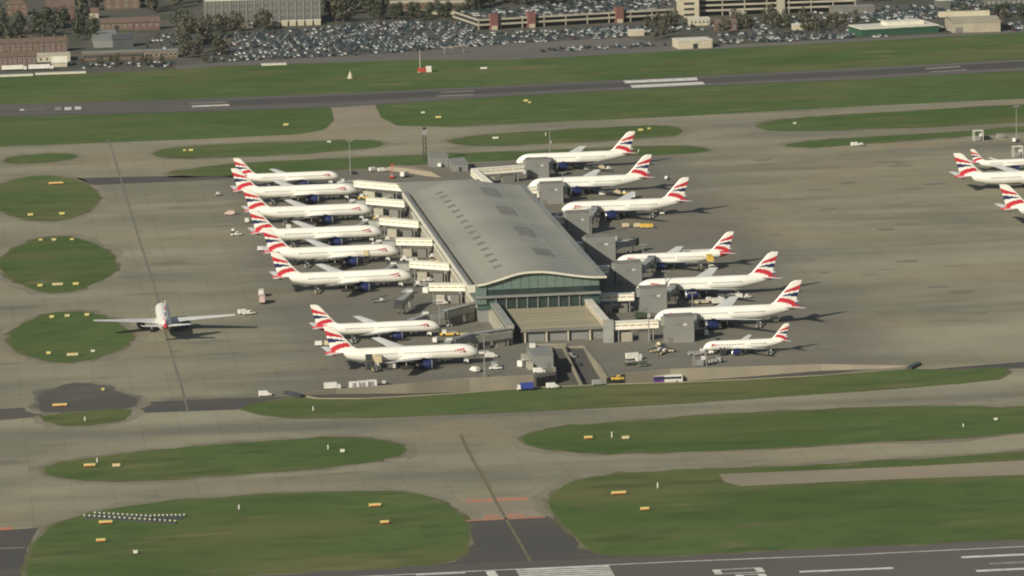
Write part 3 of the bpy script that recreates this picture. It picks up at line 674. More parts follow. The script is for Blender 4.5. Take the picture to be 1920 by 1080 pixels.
# end wall
npan = 14; xw = (28.0-(-25.6))/npan
for k in range(npan):
    x0 = -25.6+k*xw+.08; x1 = x0+xw-.16; b = MB(); n_ = 4
    for i in range(n_):
        a = x0+(x1-x0)*i/n_; c = x0+(x1-x0)*(i+1)/n_
        b.add([(a,YF,14.4),(c,YF,14.4),(c,YF,zroof(c)-.6),(a,YF,zroof(a)-.6)], [(0,1,2,3)])
    tpart(b, 'gable_panel', PANELG)
    b = MB(); b.box(x0, x1, YF+.3, YF+.4, 11.7, 14.2); tpart(b, 'window_pane', GLASSD)
b = MB(); b.box(-25.6, 28.0, YF+.45, YF+.85, 5.4, 14.6); tpart(b, 'wall_lining', GLASSG)
b = MB(); b.box(-25.8, 28.2, YF-.02, YF+.35, 14.15, 14.4); tpart(b, 'transom', PANELG)
b = MB(); b.box(-26.0, 28.4, YF-1.4, YF+.4, 10.7, 11.6); tpart(b, 'canopy_ledge', GREYCLAD)
for k in range(9):
    x = ray_y(930+k*19.6, 565-k*.9, YF-.3).x
    b = MB(); b.box(x-.22, x+.22, YF-.5, YF-.1, 5.5, 10.7); tpart(b, 'column', GREYCLAD)
    if k < 8:
        b = MB(); b.box(x+.35, x+4.3, YF+.2, YF+.3, 5.9, 10.4); tpart(b, 'window_pane', GLASSD)
b = MB(); b.box(-26.2, -21.5, YF-.6, YF+.2, 8, 16.0); tpart(b, 'corner_block', PANELG)
b = MB(); b.box(-29.4, -25.9, YF+.4, YF+2, 13.2, 16.4); tpart(b, 'gutter_end', TRIM)
# roof furniture
def roofhit(px, py):
    z = 20
    for _ in range(12): p = G(px, py, z); z = zroof(p.x)
    return p
def slab(x0, x1, y0, y1, t0, t1, n_=3):
    b = MB()
    for i in range(n_):
        a = x0+(x1-x0)*i/n_; c = x0+(x1-x0)*(i+1)/n_; za, zc_ = zroof(a), zroof(c)
        b.add([(a,y0,za+t0),(c,y0,zc_+t0),(c,y0,zc_+t1),(a,y0,za+t1),(a,y1,za+t0),(c,y1,zc_+t0),(c,y1,zc_+t1),(a,y1,za+t1)], [(0,1,2,3),(3,2,6,7),(7,6,5,4)]+([(4,0,3,7)] if i == 0 else [])+([(1,5,6,2)] if i == n_-1 else []))
    return b
for k in range(15):
    t = k/14; px, py = 823+(932-823)*t, 363+(501-363)*(t**1.12)
    p = roofhit(px, py)
    sk = tpart(slab(p.x-1.7, p.x+1.7, p.y-2.6, p.y+2.6, -.05, .3), 'skylight', SKYL)
    for dy in (-1.4, 1.4):
        o = slab(p.x-1.5, p.x+1.5, p.y+dy-.8, p.y+dy+.8, .31, .37, 2).build('skylight_pane', LOUVRE); o.parent = sk
    if k in (3, 4, 5): pass
for px, py, wx_, wy in ((921,361,7.6,26),(950,396.5,7.6,26),(984,435,7.6,26),(1018,474,7.6,22)):
    p = roofhit(px, py); lv = tpart(slab(p.x-wx_/2, p.x+wx_/2, p.y-wy/2, p.y+wy/2, -.05, .22, 4), 'louvre_panel', LOUVRE)
    b = MB(); nl = 14
    for i in range(nl):
        y = p.y-wy/2+wy*(i+.5)/nl; q = slab(p.x-wx_/2+.3, p.x+wx_/2-.3, y-.28, y+.28, .23, .55, 3); b.add(q.v, q.f)
    o = b.build('louvre_blade', LOUVRE); o.parent = lv; o['kind'] = 'stuff'
for k in range(20):
    t = k/19; px, py = 948+(1068-948)*t, 366+(500-366)*t
    p = roofhit(px+(3 if k % 2 else -3), py); tpart(slab(p.x-.9, p.x+.9, p.y-2, p.y+2, -.05, .25, 2), 'roof_vent', ROOFB)
# rear block
b = MB(); b.box(-24, 14, 204, 246, 0, 9.5); tpart(b, 'rear_wall', CONCD)
b = MB(); b.box(-26, 16, 214, 268, 11.2, 12.2); tpart(b, 'rear_roof', ROOFG)
b = MB(); b.box(-22, 12, 222, 264, 0, 11.2); tpart(b, 'rear_wall', CONCD)
b = MB(); b.box(-29, -24, 200, 210, 12.0, 15.4); tpart(b, 'rear_stair_head', ROOFB)

# entrance annex: terrace roof between two covered walkways
ax = empty('terminal_annex', (6, -118, 0), 0, 'low annex with striped tan flat roof before the terminal\'s glass end wall', 'building')
def apart(b, name, m, kind=None):
    o = b.build(name, m); o.parent = ax; o.location = (-6, 118, 0)
    if kind: o['kind'] = kind
    return o
AX0, AX1, AY0, AY1 = -13.2, 21.0, -147.0, YF-.9
b = MB(); b.box(AX0+.5, AX1+2, AY0+1.2, AY1, 0, 5.0); apart(b, 'wall', CONCD)
ns = 14; sl_ = (AY1-AY0)/ns
for k in range(ns):
    b = MB(); y0 = AY0+k*sl_; b.box(AX0, AX1, y0+.1, y0+sl_-.1, 5.0, 5.5+(.07 if k % 2 else 0)); apart(b, 'roof_strip', TERR1 if k % 2 else TERR2)
b = MB(); b.box(AX0-.2, AX1+.2, AY0-.5, AY0, 4.6, 5.75); apart(b, 'roof_edge', CONCD)
for px in (984.5, 1025, 1065.5, 1106.5):
    x = ray_y(px, 632, AY0).x; b = MB(); b.box(x-.32, x+.32, AY0-.1, AY0+.55, 0, 4.6); apart(b, 'column', CREAM)
for k in range(4):
    x = ray_y(984.5+40.6*k, 632, AY0).x; b = MB(); b.box(x+.9, x+8.6, AY0+1.1, AY0+1.19, .3, 4.4); apart(b, 'wall_panel', GREYCLAD)
def walkway(name, label, x0, x1, y0, y1, zt, mw, lower):
    t = empty(name, ((x0+x1)/2, (y0+y1)/2, 0), 0, label, 'walkway'); cx, cy = (x0+x1)/2, (y0+y1)/2
    def P_(b, nm, m):
        o = b.build(nm, m); o.parent = t; o.location = (-cx, -cy, 0)
    b = MB(); b.box(x0, x1, y0, y1, zt-3.0, zt-.35); P_(b, 'wall', mw)
    b = MB(); b.box(x0-.2, x1+.2, y0-.2, y1+.2, zt-.35, zt); P_(b, 'roof', TRIM if not lower else BRIDGEG)
    n_ = 10; l = (y1-y0)/n_
    for k in range(n_):
        b = MB(); b.box(x0-.06, x0, y0+k*l+.4, y0+(k+1)*l-.4, zt-2.2, zt-1.0); P_(b, 'window_pane', GLASSG if lower else BRONZE)
    b = MB(); b.box(x0-(.9 if lower else -.3), x1-.5, y0+.3, y1-.3, 0, zt-3.0); P_(b, 'lower_wall', CONC if lower else CONCD)
walkway('covered_walkway', 'covered walkway with grey roof flanking the annex, above a tan wall, joined by angled bridges', -19.6, -16.6, -150, -76, 8.2, CONC, True)
walkway('covered_walkway', 'pale covered walkway running beside the striped annex roof toward the white link bridge', 21.2, 24.2, -152, YF-2, 8.6, CREAM, False)
b = MB(); b.box(-1.8,1.8,-2.4,2.4,0,3); 
nd = empty('lift_tower', (22.9, -154.2, 0), 0, 'small grey lift tower where walkway and white link bridge meet', 'tower')
b = MB(); b.box(-2,2,-2,2,0,9.0); b.build('wall', BRIDGEG, nd); b = MB(); b.box(-2.2,2.2,-2.2,2.2,9.0,9.3); b.build('roof', CONC, nd)

# ------------------------------------------------------------------ bridges to the aircraft
def along(t, p, q, b, name, m, kind=None):
    o = b.build(name, m); o.parent = t; o.location = -t.location
    if kind: o['kind'] = kind
    return o
def link_bridge(p, q, zt, label, group, mw=None, h=3.5, wdt=3.4):
    "raised corridor from p to q (top at zt): walls, roof, ribbon window, legs"
    mw = mw or BRIDGEW; p = Vector((p[0], p[1], zt)); q = Vector((q[0], q[1], zt)); c = (p+q)/2; c.z = 0
    t = empty('link_bridge', c, 0, label, 'bridge', group); d = (q-p).normalized(); n = Vector((-d.y, d.x, 0)); u = Vector((0,0,1))
    b = MB(); b.beam(p-u*(h/2+.25), q-u*(h/2+.25), wdt, h-.5); along(t, p, q, b, 'wall', mw)
    b = MB(); b.beam(p-u*.12-d*.2, q-u*.12+d*.2, wdt+.4, .24); along(t, p, q, b, 'roof', mw)
    b = MB(); b.beam(p-u*(h-.1), q-u*(h-.1), wdt+.2, .35); along(t, p, q, b, 'floor_beam', CONCD)
    L = (q-p).length; k = max(3, int(L/3.0))
    for s in (-1, 1):
        for i in range(k):
            a = p+d*(L*(i+.08)/k); e = p+d*(L*(i+.92)/k); o_ = n*s*(wdt/2+.03)
            b = MB(); b.beam(a+o_-u*1.55, e+o_-u*1.55, .06, .62); along(t, p, q, b, 'window_pane', BRONZE)
    for f in (.12, .88):
        for s in (-1, 1):
            a = p+d*(L*f)+n*s*(wdt*.38); b = MB(); b.tube((a.x, a.y, 0), (a.x, a.y, zt-h), .28, 8); along(t, p, q, b, 'leg', STEEL)
    for f in (.30, .70):
        b = MB(); a = p+d*L*(f-.12); e = p+d*L*(f+.12); b.beam((a.x,a.y,2.0), (e.x,e.y,2.0), wdt*.7, 3.9); along(t, p, q, b, 'undercroft_wall_shade', CONC if f < .5 else V_BLUE if False else CONCD)  # tan wall block, then a darker block painting the shade under the bridge
    return t
ORD = ['farthest', 'second from the far end', 'third from the far end', 'fourth from the far end', 'fifth from the far end', 'nearest']
for i, (x0, y0, x1, y1) in enumerate(((667,338,757,346),(690,370,762,376),(715,408,788,414),(744,446,812,447),(771,488,845,493),(805,531,873,531))):
    a = G(x0, y0, 9); c = G(x1, y1, 9)
    link_bridge((a.x, a.y), (c.x, c.y), 9.0, 'cream link bridge off the terminal\'s west wall, %s of the six' % ORD[i], 'link bridges on the west side')
link_bridge((-21.5,-78), (-41,-100.5), 7.6, 'grey-green angled link bridge from the walkway towards the smaller airliner', 'angled link bridges', BRIDGEG, 3.8, 3.2)
link_bridge((-18.2,-150.5), (-35.5,-160.5), 7.4, 'grey-green angled link bridge from the walkway towards the nearest western airliner', 'angled link bridges', BRIDGEG, 4.2, 3.2)
link_bridge((24.9,-153.6), (44.2,-153.6), 8.6, 'cream link bridge from the annex walkway corner to the nearest grey screen tower', 'link bridges on the east side')
link_bridge((28,-80.2), (44.4,-81), 8.6, 'cream link bridge from the terminal\'s east wall to the second grey screen tower', 'link bridges on the east side')
link_bridge((19.6,334), (47,340.5), 8.5, 'cream link bridge at the far end of the terminal, running to the farthest screen tower', 'link bridges on the east side')
link_bridge((20.2,332), (22.3,282), 8.5, 'pale angled link bridge joining the terminal\'s rear to the farthest cream bridge', 'link bridges on the east side')
for y, nth in ((152.0,'third'), (69.0,'fourth'), (-4.0,'fifth'), (258.0,'second')): link_bridge((27.6,y), (44.0,y), 8.6, 'shaded cream link bridge leading to the %s screen tower from the far end' % nth, 'link bridges in the shade of the roof')
def screen_tower(x0, x1, y0, h, label):
    t = empty('screen_tower', ((x0+x1)/2, y0+3.5, 0), 0, label, 'tower', 'grey screen towers on the east side'); w2 = (x1-x0)/2
    b = MB(); b.box(-w2, w2, -3.5, 3.5, 0, h-.3); b.build('wall', TOWERG, t)
    b = MB(); b.box(-w2-.15, w2+.15, -3.65, 3.65, h-.3, h); b.build('roof', CONCD, t)
    b = MB(); b.box(-w2*.32, w2*.12, -3.6, -3.5, h*.62, h*.72); b.build('vent_grille', CONCD, t)
    b = MB(); b.box(w2*.25, w2*.48, -3.6, -3.5, h*.63, h*.70); b.build('sign_panel', V_WHITE, t)
    b = MB(); b.box(-w2*.9, -w2*.5, -3.58, -3.5, 0, 2.3); b.build('door', CONCD, t)
    b = MB(); b.box(-w2-1.4, -w2-.1, -2.2, 1.4, h-4.2, h-.6); b.build('lobby', BRIDGEG, t)
TW = [(49.8,61.5,346.5,10.6),(45.6,57,254,10.8),(45,56,147.3,11.2),(43.2,56.8,64,11.8),(46.8,58.6,-8.3,10.4),(46.8,58.3,-85.5,11.2),(46,58.1,-163,11.5)]
for i, (x0, x1, y, h) in enumerate(TW):
    screen_tower(x0, x1, y, h, 'plain grey screen tower east of the terminal, ' + ['farthest from the camera', 'second from the far end', 'third from the far end', 'beside the empty stand', 'third from the near end', 'second from the near end', 'nearest, beside the small jet'][i])
def jet_bridge(p, q, label, group, zt=7.2, ze=6.6, m=None):
    "rotunda at p, telescoping arm, cab against the aircraft at q"
    m = m or BRIDGEG; p = Vector((p[0], p[1], 0)); q = Vector((q[0], q[1], 0)); t = empty('jet_bridge', p, 0, label, 'jet bridge', group); d = (q-p).normalized(); L = (q-p).length
    def P_(b, nm, mm):
        o = b.build(nm, mm); o.parent = t; o.location = -t.location
    u = Vector((0,0,1))
    b = MB(); b.tube(p+u*(zt-3.3), p+u*zt, 2.0, 14); P_(b, 'rotunda', m)
    b = MB(); b.tube(p, p+u*(zt-3.3), .6, 10); P_(b, 'column', STEEL)
    a = p+d*1.2+u*(zt-1.6); e = p+d*L*.55+u*(zt-1.6-(zt-ze)*.55)
    b = MB(); b.beam(a, e, 2.6, 2.7); P_(b, 'inner_tunnel', m)
    a2 = p+d*L*.50+u*(zt-1.6-(zt-ze)*.5); e2 = q-d*2.4+u*(ze-1.6)
    b = MB(); b.beam(a2, e2, 3.1, 3.1); P_(b, 'outer_tunnel', m)
    b = MB(); b.beam(q-d*2.6+u*(ze-1.6), q+u*(ze-1.6), 3.6, 3.5); P_(b, 'cab', V_DARK)
    n = Vector((-d.y, d.x, 0)); c = p+d*L*.74
    for s in (-1, 1):
        b = MB(); b.tube(c+n*s*1.3+u*.5, c+n*s*1.3+u*(ze-3.1), .2, 8); P_(b, 'lift_leg', STEEL)
        b = MB(); b.tube(c+n*(s*1.3-.25)+u*.55, c+n*(s*1.3+.25)+u*.55, .55, 10); P_(b, 'wheel', TYRE)
    b = MB(); b.box(p.x-1.3, p.x+1.3, p.y-1.3, p.y+1.3, zt+.02, zt+.6); P_(b, 'plant_box', V_WHITE)
JW = dict(p2=(-51.2,312),p3=(-50.7,244.6),p4=(-50.4,175.5),p5=(-50,106.6),p6=(-49.8,36.9),p7=(-49.3,-103.6),p8=(-46.3,-172.0))
NM = dict(p2='second', p3='third', p4='fourth', p5='fifth', p6='sixth', p7='seventh', p8='nearest')
for k, (x, y) in JW.items():
    n_ = NOSE[k]; D2 = 3.3 if k != 'p7' else 2.8
    jet_bridge((x, y), (n_.x-14.5, n_.y+D2), 'grey jet bridge reaching the %s airliner of the western row' % NM[k], 'jet bridges on the west side')
jet_bridge((-50.3,-43.7), (-57.5,-66), 'grey jet bridge standing retracted at the empty western stand', 'jet bridges on the west side')
for k, (bx, (x0, x1, y, h)) in dict(r1=(0,TW[0]), r2=(1,TW[1]), r3=(2,TW[2]), r4=(4,TW[4]), r5=(5,TW[5]), r6=(6,TW[6])).items():
    n_ = NOSE[k]; D2 = 3.3 if k != 'r4' else 2.8
    jet_bridge((x1+1.0, y+8.5), (n_.x+16.5, n_.y-D2), 'dark-cabbed jet bridge from its screen tower to the %s airliner of the eastern row' % dict(r1='farthest', r2='second', r3='third', r4='smaller', r5='fifth', r6='sixth')[k], 'jet bridges on the east side')
x0, x1, y, h = TW[3]; jet_bridge((x1+1, y+8.5), (x1+13, y+24), 'jet bridge standing idle at the empty eastern stand', 'jet bridges on the east side')
for i, k in enumerate(JW):      # narrow connector from each western link bridge to its jet bridge
    x, y = JW[k]
    e = {'p7': (-41.3,-101), 'p8': (-35.8,-160.8)}.get(k)
    if e is None: a = G(*((667,338),(690,370),(715,408),(744,446),(771,488))[i], 9); e = (a.x-.2, a.y)
    t = empty('connector', ((x+e[0])/2, (y+e[1])/2, 0), 0, 'grey connector between a link bridge and the jet bridge at the %s western airliner' % NM[k], 'bridge', 'connectors on the west side')
    b = MB(); b.beam((x+1.2, y, 5.6), (e[0], e[1], 5.9), 2.8, 3.0); o = b.build('wall', BRIDGEG, t); o.location = -t.location
    b = MB(); b.beam((x+1.2, y, 7.2), (e[0], e[1], 7.5), 3.0, .2); o = b.build('roof', GREYCLAD, t); o.location = -t.location
# portal building beside the tunnel ramp, ramp walls
pb = empty('portal_building', (-11.6,-200,0), 0, 'plain grey windowless building beside the tunnel ramp', 'building')
b = MB(); b.box(-4.4,4.0,-9.4,11.5,0,5.6); b.build('wall', GREYCLAD, pb)
b = MB(); b.box(-4.6,4.2,-9.6,11.7,5.6,5.95); b.build('roof', ROOFB, pb)
b = MB(); b.box(-6.6,-4.5,-11,13,0,2.6); b.build('side_ramp', CONC, pb)
b = MB(); b.box(-3.4,-1.2,7.5,10.6,5.95,7.4); b.build('roof_plant', V_WHITE, pb)
b = MB(); b.box(1.0,2.6,-9.6,-9.4,0,2.4); b.build('door', CONCD, pb)
def low_wall(pts, h, th, label, m=WALLC):
    wp = [G(x, y) for x, y in pts]; t = empty('barrier_wall', wp[0], 0, label, 'wall')
    for i in range(len(wp)-1):
        b = MB(); b.beam(wp[i]+Vector((0,0,h/2)), wp[i+1]+Vector((0,0,h/2)), th, h); o = b.build('wall_section', m, t); o.location = -t.location
def ramp_wall(pts, label, h=1.3):
    wp = [Vector((*G(x, y).xy, z)) for x, y, z in pts]; t = empty('barrier_wall', wp[0], 0, label, 'wall')
    for i in range(len(wp)-1):
        b = MB(); b.beam(wp[i]+Vector((0,0,h/2)), wp[i+1]+Vector((0,0,h/2)), .9, h); o = b.build('wall_section', WALLC, t); o.location = -t.location
ramp_wall([(1056,653,.1),(1074,683,-2.4),(1096,717,-4.8)], 'thin pale dividing wall down the middle of the ramp road', 1.5)
ramp_wall([(1000,650,.1),(1062,648,.1)], 'short pale wall at the head of the ramp road below the annex', 1.0)
a_, c_ = G(1003,704.6), G(1042,698.8); d_ = (c_-a_).normalized(); n_ = Vector((d_.y,-d_.x,0))*.12
tm = empty('tunnel_mouth', (a_+c_)/2, 0, 'dark road tunnel mouth in the retaining wall under the grey portal building', 'tunnel')
for nm, z0, z1, mm, i0, i1, pr in (('opening_shade', -5.2, -.9, DARK, .6, .6, 1), ('lintel', -.9, .55, CONCD, .2, .2, 2)):  # flat dark panel paints the shade inside the tunnel, no depth behind it
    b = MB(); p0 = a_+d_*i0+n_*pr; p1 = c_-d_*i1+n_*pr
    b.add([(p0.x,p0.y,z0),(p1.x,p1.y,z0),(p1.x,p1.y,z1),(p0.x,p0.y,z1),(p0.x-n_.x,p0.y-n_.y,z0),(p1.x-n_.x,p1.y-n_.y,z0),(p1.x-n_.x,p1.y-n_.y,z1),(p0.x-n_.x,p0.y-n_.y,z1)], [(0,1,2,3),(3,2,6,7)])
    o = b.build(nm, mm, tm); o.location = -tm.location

# ------------------------------------------------------------------ vehicles
VP = {}
def wheels(t, xs, y, r, w_=.3):
    for x in xs:
        for s in (-1, 1):
            b = MB(); b.tube((x, s*y-w_/2, r), (x, s*y+w_/2, r), r, 10); b.build('wheel', TYRE, t)
def vehicle(kind, m, m2=None):
    t = empty(kind, (0,0,0)); m2 = m2 or V_WHITE
    def P_(nm, mm, *bx, **kw):
        b = MB(); b.box(*bx, **kw); return b.build(nm, mm, t)
    if kind == 'van':
        b = MB(); rg = []
        for x, z0, z1, hw in ((-2.5,.5,2.1,.9),(-2.3,.4,2.25,.98),(.9,.4,2.25,.98),(1.7,.4,1.45,.98),(2.5,.45,1.15,.92)):
            rg.append([Vector((x,-hw,z0)),Vector((x,hw,z0)),Vector((x,hw,z1-.15)),Vector((x,hw*.86,z1)),Vector((x,-hw*.86,z1)),Vector((x,-hw,z1-.15))])
        b.loft(rg); b.build('body', m, t)
        b = MB(); b.add([(.98,-.8,2.2),(1.68,-.8,1.5),(1.68,.8,1.5),(.98,.8,2.2)], [(0,1,2,3)]); o = b.build('windscreen', GLASSD, t); o.location = (.03,0,.04)
        wheels(t, (-1.6,1.6), .85, .36)
    elif kind == 'pickup':
        P_('body', m, -2.6,2.5,-.95,.95,.45,1.15); P_('cab', m, -.4,1.3,-.88,.88,1.15,1.95, inset=.16); P_('windscreen', GLASSD, -.2,1.25,-.90,.90,1.3,1.72, inset=.05)
        P_('beacon', V_YEL, .3,.6,-.4,.4,1.95,2.12); wheels(t, (-1.6,1.6), .85, .38)
    elif kind == 'tug':
        P_('body', m, -1.7,1.7,-.9,.9,.4,1.05); P_('cab', m2, -.9,.5,-.75,.75,1.05,1.95, inset=.12); P_('windscreen', GLASSD, -.7,.52,-.72,.72,1.2,1.7, inset=.05); wheels(t, (-1.1,1.1), .8, .42)
    elif kind == 'pushback_tractor':
        P_('body', m, -4,4,-1.4,1.4,.5,1.4, inset=.1); P_('cab', m2, 1.2,3.2,-1.1,1.1,1.4,2.7, inset=.15); P_('windscreen', GLASSD, 1.4,3.25,-1.05,1.05,1.6,2.3, inset=.05); P_('engine_deck', V_GREY, -3.4,.8,-1.1,1.1,1.4,1.8); wheels(t, (-2.4,2.4), 1.25, .65, .5)
    elif kind in ('box_truck', 'long_truck'):
        l = 7.5 if kind == 'box_truck' else 15.0
        P_('cargo_box', m, -l*.62,l*.30,-1.25,1.25,1.0,3.6); P_('cab', m2, l*.31,l*.31+1.9,-1.15,1.15,.6,2.7, inset=.12); P_('windscreen', GLASSD, l*.31+.6,l*.31+1.93,-1.0,1.0,1.6,2.3); P_('chassis', V_DARK, -l*.6,l*.31+1.7,-.6,.6,.5,1.0)
        wheels(t, (-l*.5,-l*.35,l*.31+1.0) if l > 8 else (-l*.42, l*.31+.8), 1.05, .5)
    elif kind == 'catering_truck':
        P_('raised_box', m, -4.6,2.4,-1.25,1.25,3.9,6.5); P_('platform', V_GREY, 2.4,4.6,-1.2,1.2,3.9,4.1); P_('cab', m2, 2.5,4.3,-1.15,1.15,.6,2.7, inset=.12); P_('chassis', V_DARK, -4.4,4.2,-.7,.7,.6,1.1)
        P_('windscreen', GLASSD, 3.2,4.33,-1.0,1.0,1.6,2.3)
        for s in (-1, 1):
            b = MB(); b.beam((-3.6,s*.85,1.1),(1.6,s*.85,3.9),.18,.25); b.build('scissor_arm', STEEL, t)
            b = MB(); b.beam((-3.6,s*.72,3.8),(1.6,s*.72,1.2),.18,.25); b.build('scissor_arm', STEEL, t)
        wheels(t, (-3.2,3.2), 1.05, .5)
    elif kind == 'belt_loader':
        P_('body', m, -3.2,2.6,-.95,.95,.5,1.0); b = MB(); b.beam((-3.8,.25,1.0),(4.2,.25,3.0),1.0,.28); b.build('belt', V_DARK, t); P_('cab', m2, .4,1.8,-.95,-.35,1.0,2.0); wheels(t, (-2.2,1.7), .8, .42)
    elif kind == 'baggage_dolly':
        P_('deck', V_GREY, -1.7,1.7,-1.2,1.2,.45,.65); P_('container', m, -1.55,1.55,-1.15,1.15,.66,2.25, inset=.1); P_('tow_bar', STEEL, 1.7,2.7,-.07,.07,.45,.55); wheels(t, (-1.2,1.2), 1.0, .26)
    elif kind == 'cargo_container':
        P_('body', m, -2.0,2.0,-1.3,1.3,.25,2.5, inset=.08); P_('base', V_GREY, -2.1,2.1,-1.35,1.35,0,.25); P_('door', V_GREY, -.8,.8,-1.31,-1.27,.4,2.2)
    elif kind == 'passenger_stairs':
        b = MB(); b.beam((-3.2,0,.8),(3.0,0,4.3),1.6,.35); b.build('stair', m, t); P_('top_platform', m, 3.0,4.6,-.9,.9,4.1,4.35); P_('chassis', V_DARK, -3.4,3.6,-.9,.9,.5,.9)
        for s in (-1, 1):
            b = MB(); b.beam((-3.2,s*.85,1.7),(3.0,s*.85,5.2),.08,.9); b.build('handrail', m2, t)
        P_('support_leg', STEEL, 2.8,3.1,-.6,.6,.9,4.1); P_('canopy', m2, 2.9,4.7,-1.0,1.0,6.1,6.3); P_('canopy_post', STEEL, 4.4,4.55,-.9,.9,4.3,6.1); wheels(t, (-2.3,2.6), .85, .42)
    elif kind == 'bus':
        P_('body', m, -6,-1.5,-1.25,1.25,.45,3.0); P_('rear_body', m2, -1.5,6,-1.25,1.25,.45,3.0, label_=None) if False else P_('rear_body', m2, -1.5,6,-1.25,1.25,.45,3.0)
        P_('roof', V_WHITE, -5.9,5.9,-1.15,1.15,3.0,3.15)
        for s in (-1, 1): P_('side_window', GLASSD, -5.6,5.6,s*1.27-.02,s*1.27+.02,1.7,2.65)
        P_('windscreen', GLASSD, -6.03,-5.98,-1.1,1.1,1.3,2.7); wheels(t, (-4,3.6), 1.1, .5)
    elif kind == 'steel_frame':
        for x in (-2.5, 2.5):
            for y in (-1.4, 1.4): P_('post', m, x-.14,x+.14,y-.14,y+.14,0,5.5)
        P_('top_beam', m, -2.64,2.64,-1.54,-1.26,5.5,5.8); P_('top_beam', m, -2.64,2.64,1.26,1.54,5.5,5.8); P_('top_beam', m, -2.64,-2.36,-1.26,1.26,5.5,5.8); P_('top_beam', m, 2.36,2.64,-1.26,1.26,5.5,5.8)
        P_('machine', V_GREY, -1.4,1.4,-1,1,.2,2.6); P_('machine_box', V_WHITE, .8,2.2,-.9,.9,2.6,4.0)
    elif kind == 'cherry_picker':
        P_('body', m, -2.6,2.6,-1.1,1.1,.5,1.3); P_('turret', V_GREY, -1.0,.3,-.6,.6,1.3,2.1); b = MB(); b.beam((-.3,0,2.0),(3.6,0,6.5),.4,.45); b.build('boom', m2, t); P_('basket', m2, 3.4,4.7,-.7,.7,6.0,7.0); wheels(t, (-1.7,1.7), 1.0, .45)
    return t
def veh(kind, m, px, py, head, label, m2=None, group=None, z=.05):
    k = (kind, m.name, (m2 or V_WHITE).name)
    if k not in VP: VP[k] = o = vehicle(kind, m, m2)
    else: o = copy_tree(VP[k])
    p = G(px, py, z); o.location = (p.x, p.y, z); o.rotation_euler = (0, 0, math.radians(head))
    for q in ('label', 'category', 'group'):
        if q in o: del o[q]
    cat = {'van':'van','pickup':'pickup','tug':'tug','pushback_tractor':'tractor','box_truck':'truck','long_truck':'truck','catering_truck':'catering truck','belt_loader':'belt loader','baggage_dolly':'dolly','cargo_container':'container','passenger_stairs':'stairs','bus':'bus','steel_frame':'frame','cherry_picker':'lift'}[kind]
    return tag(o, label, cat, group)
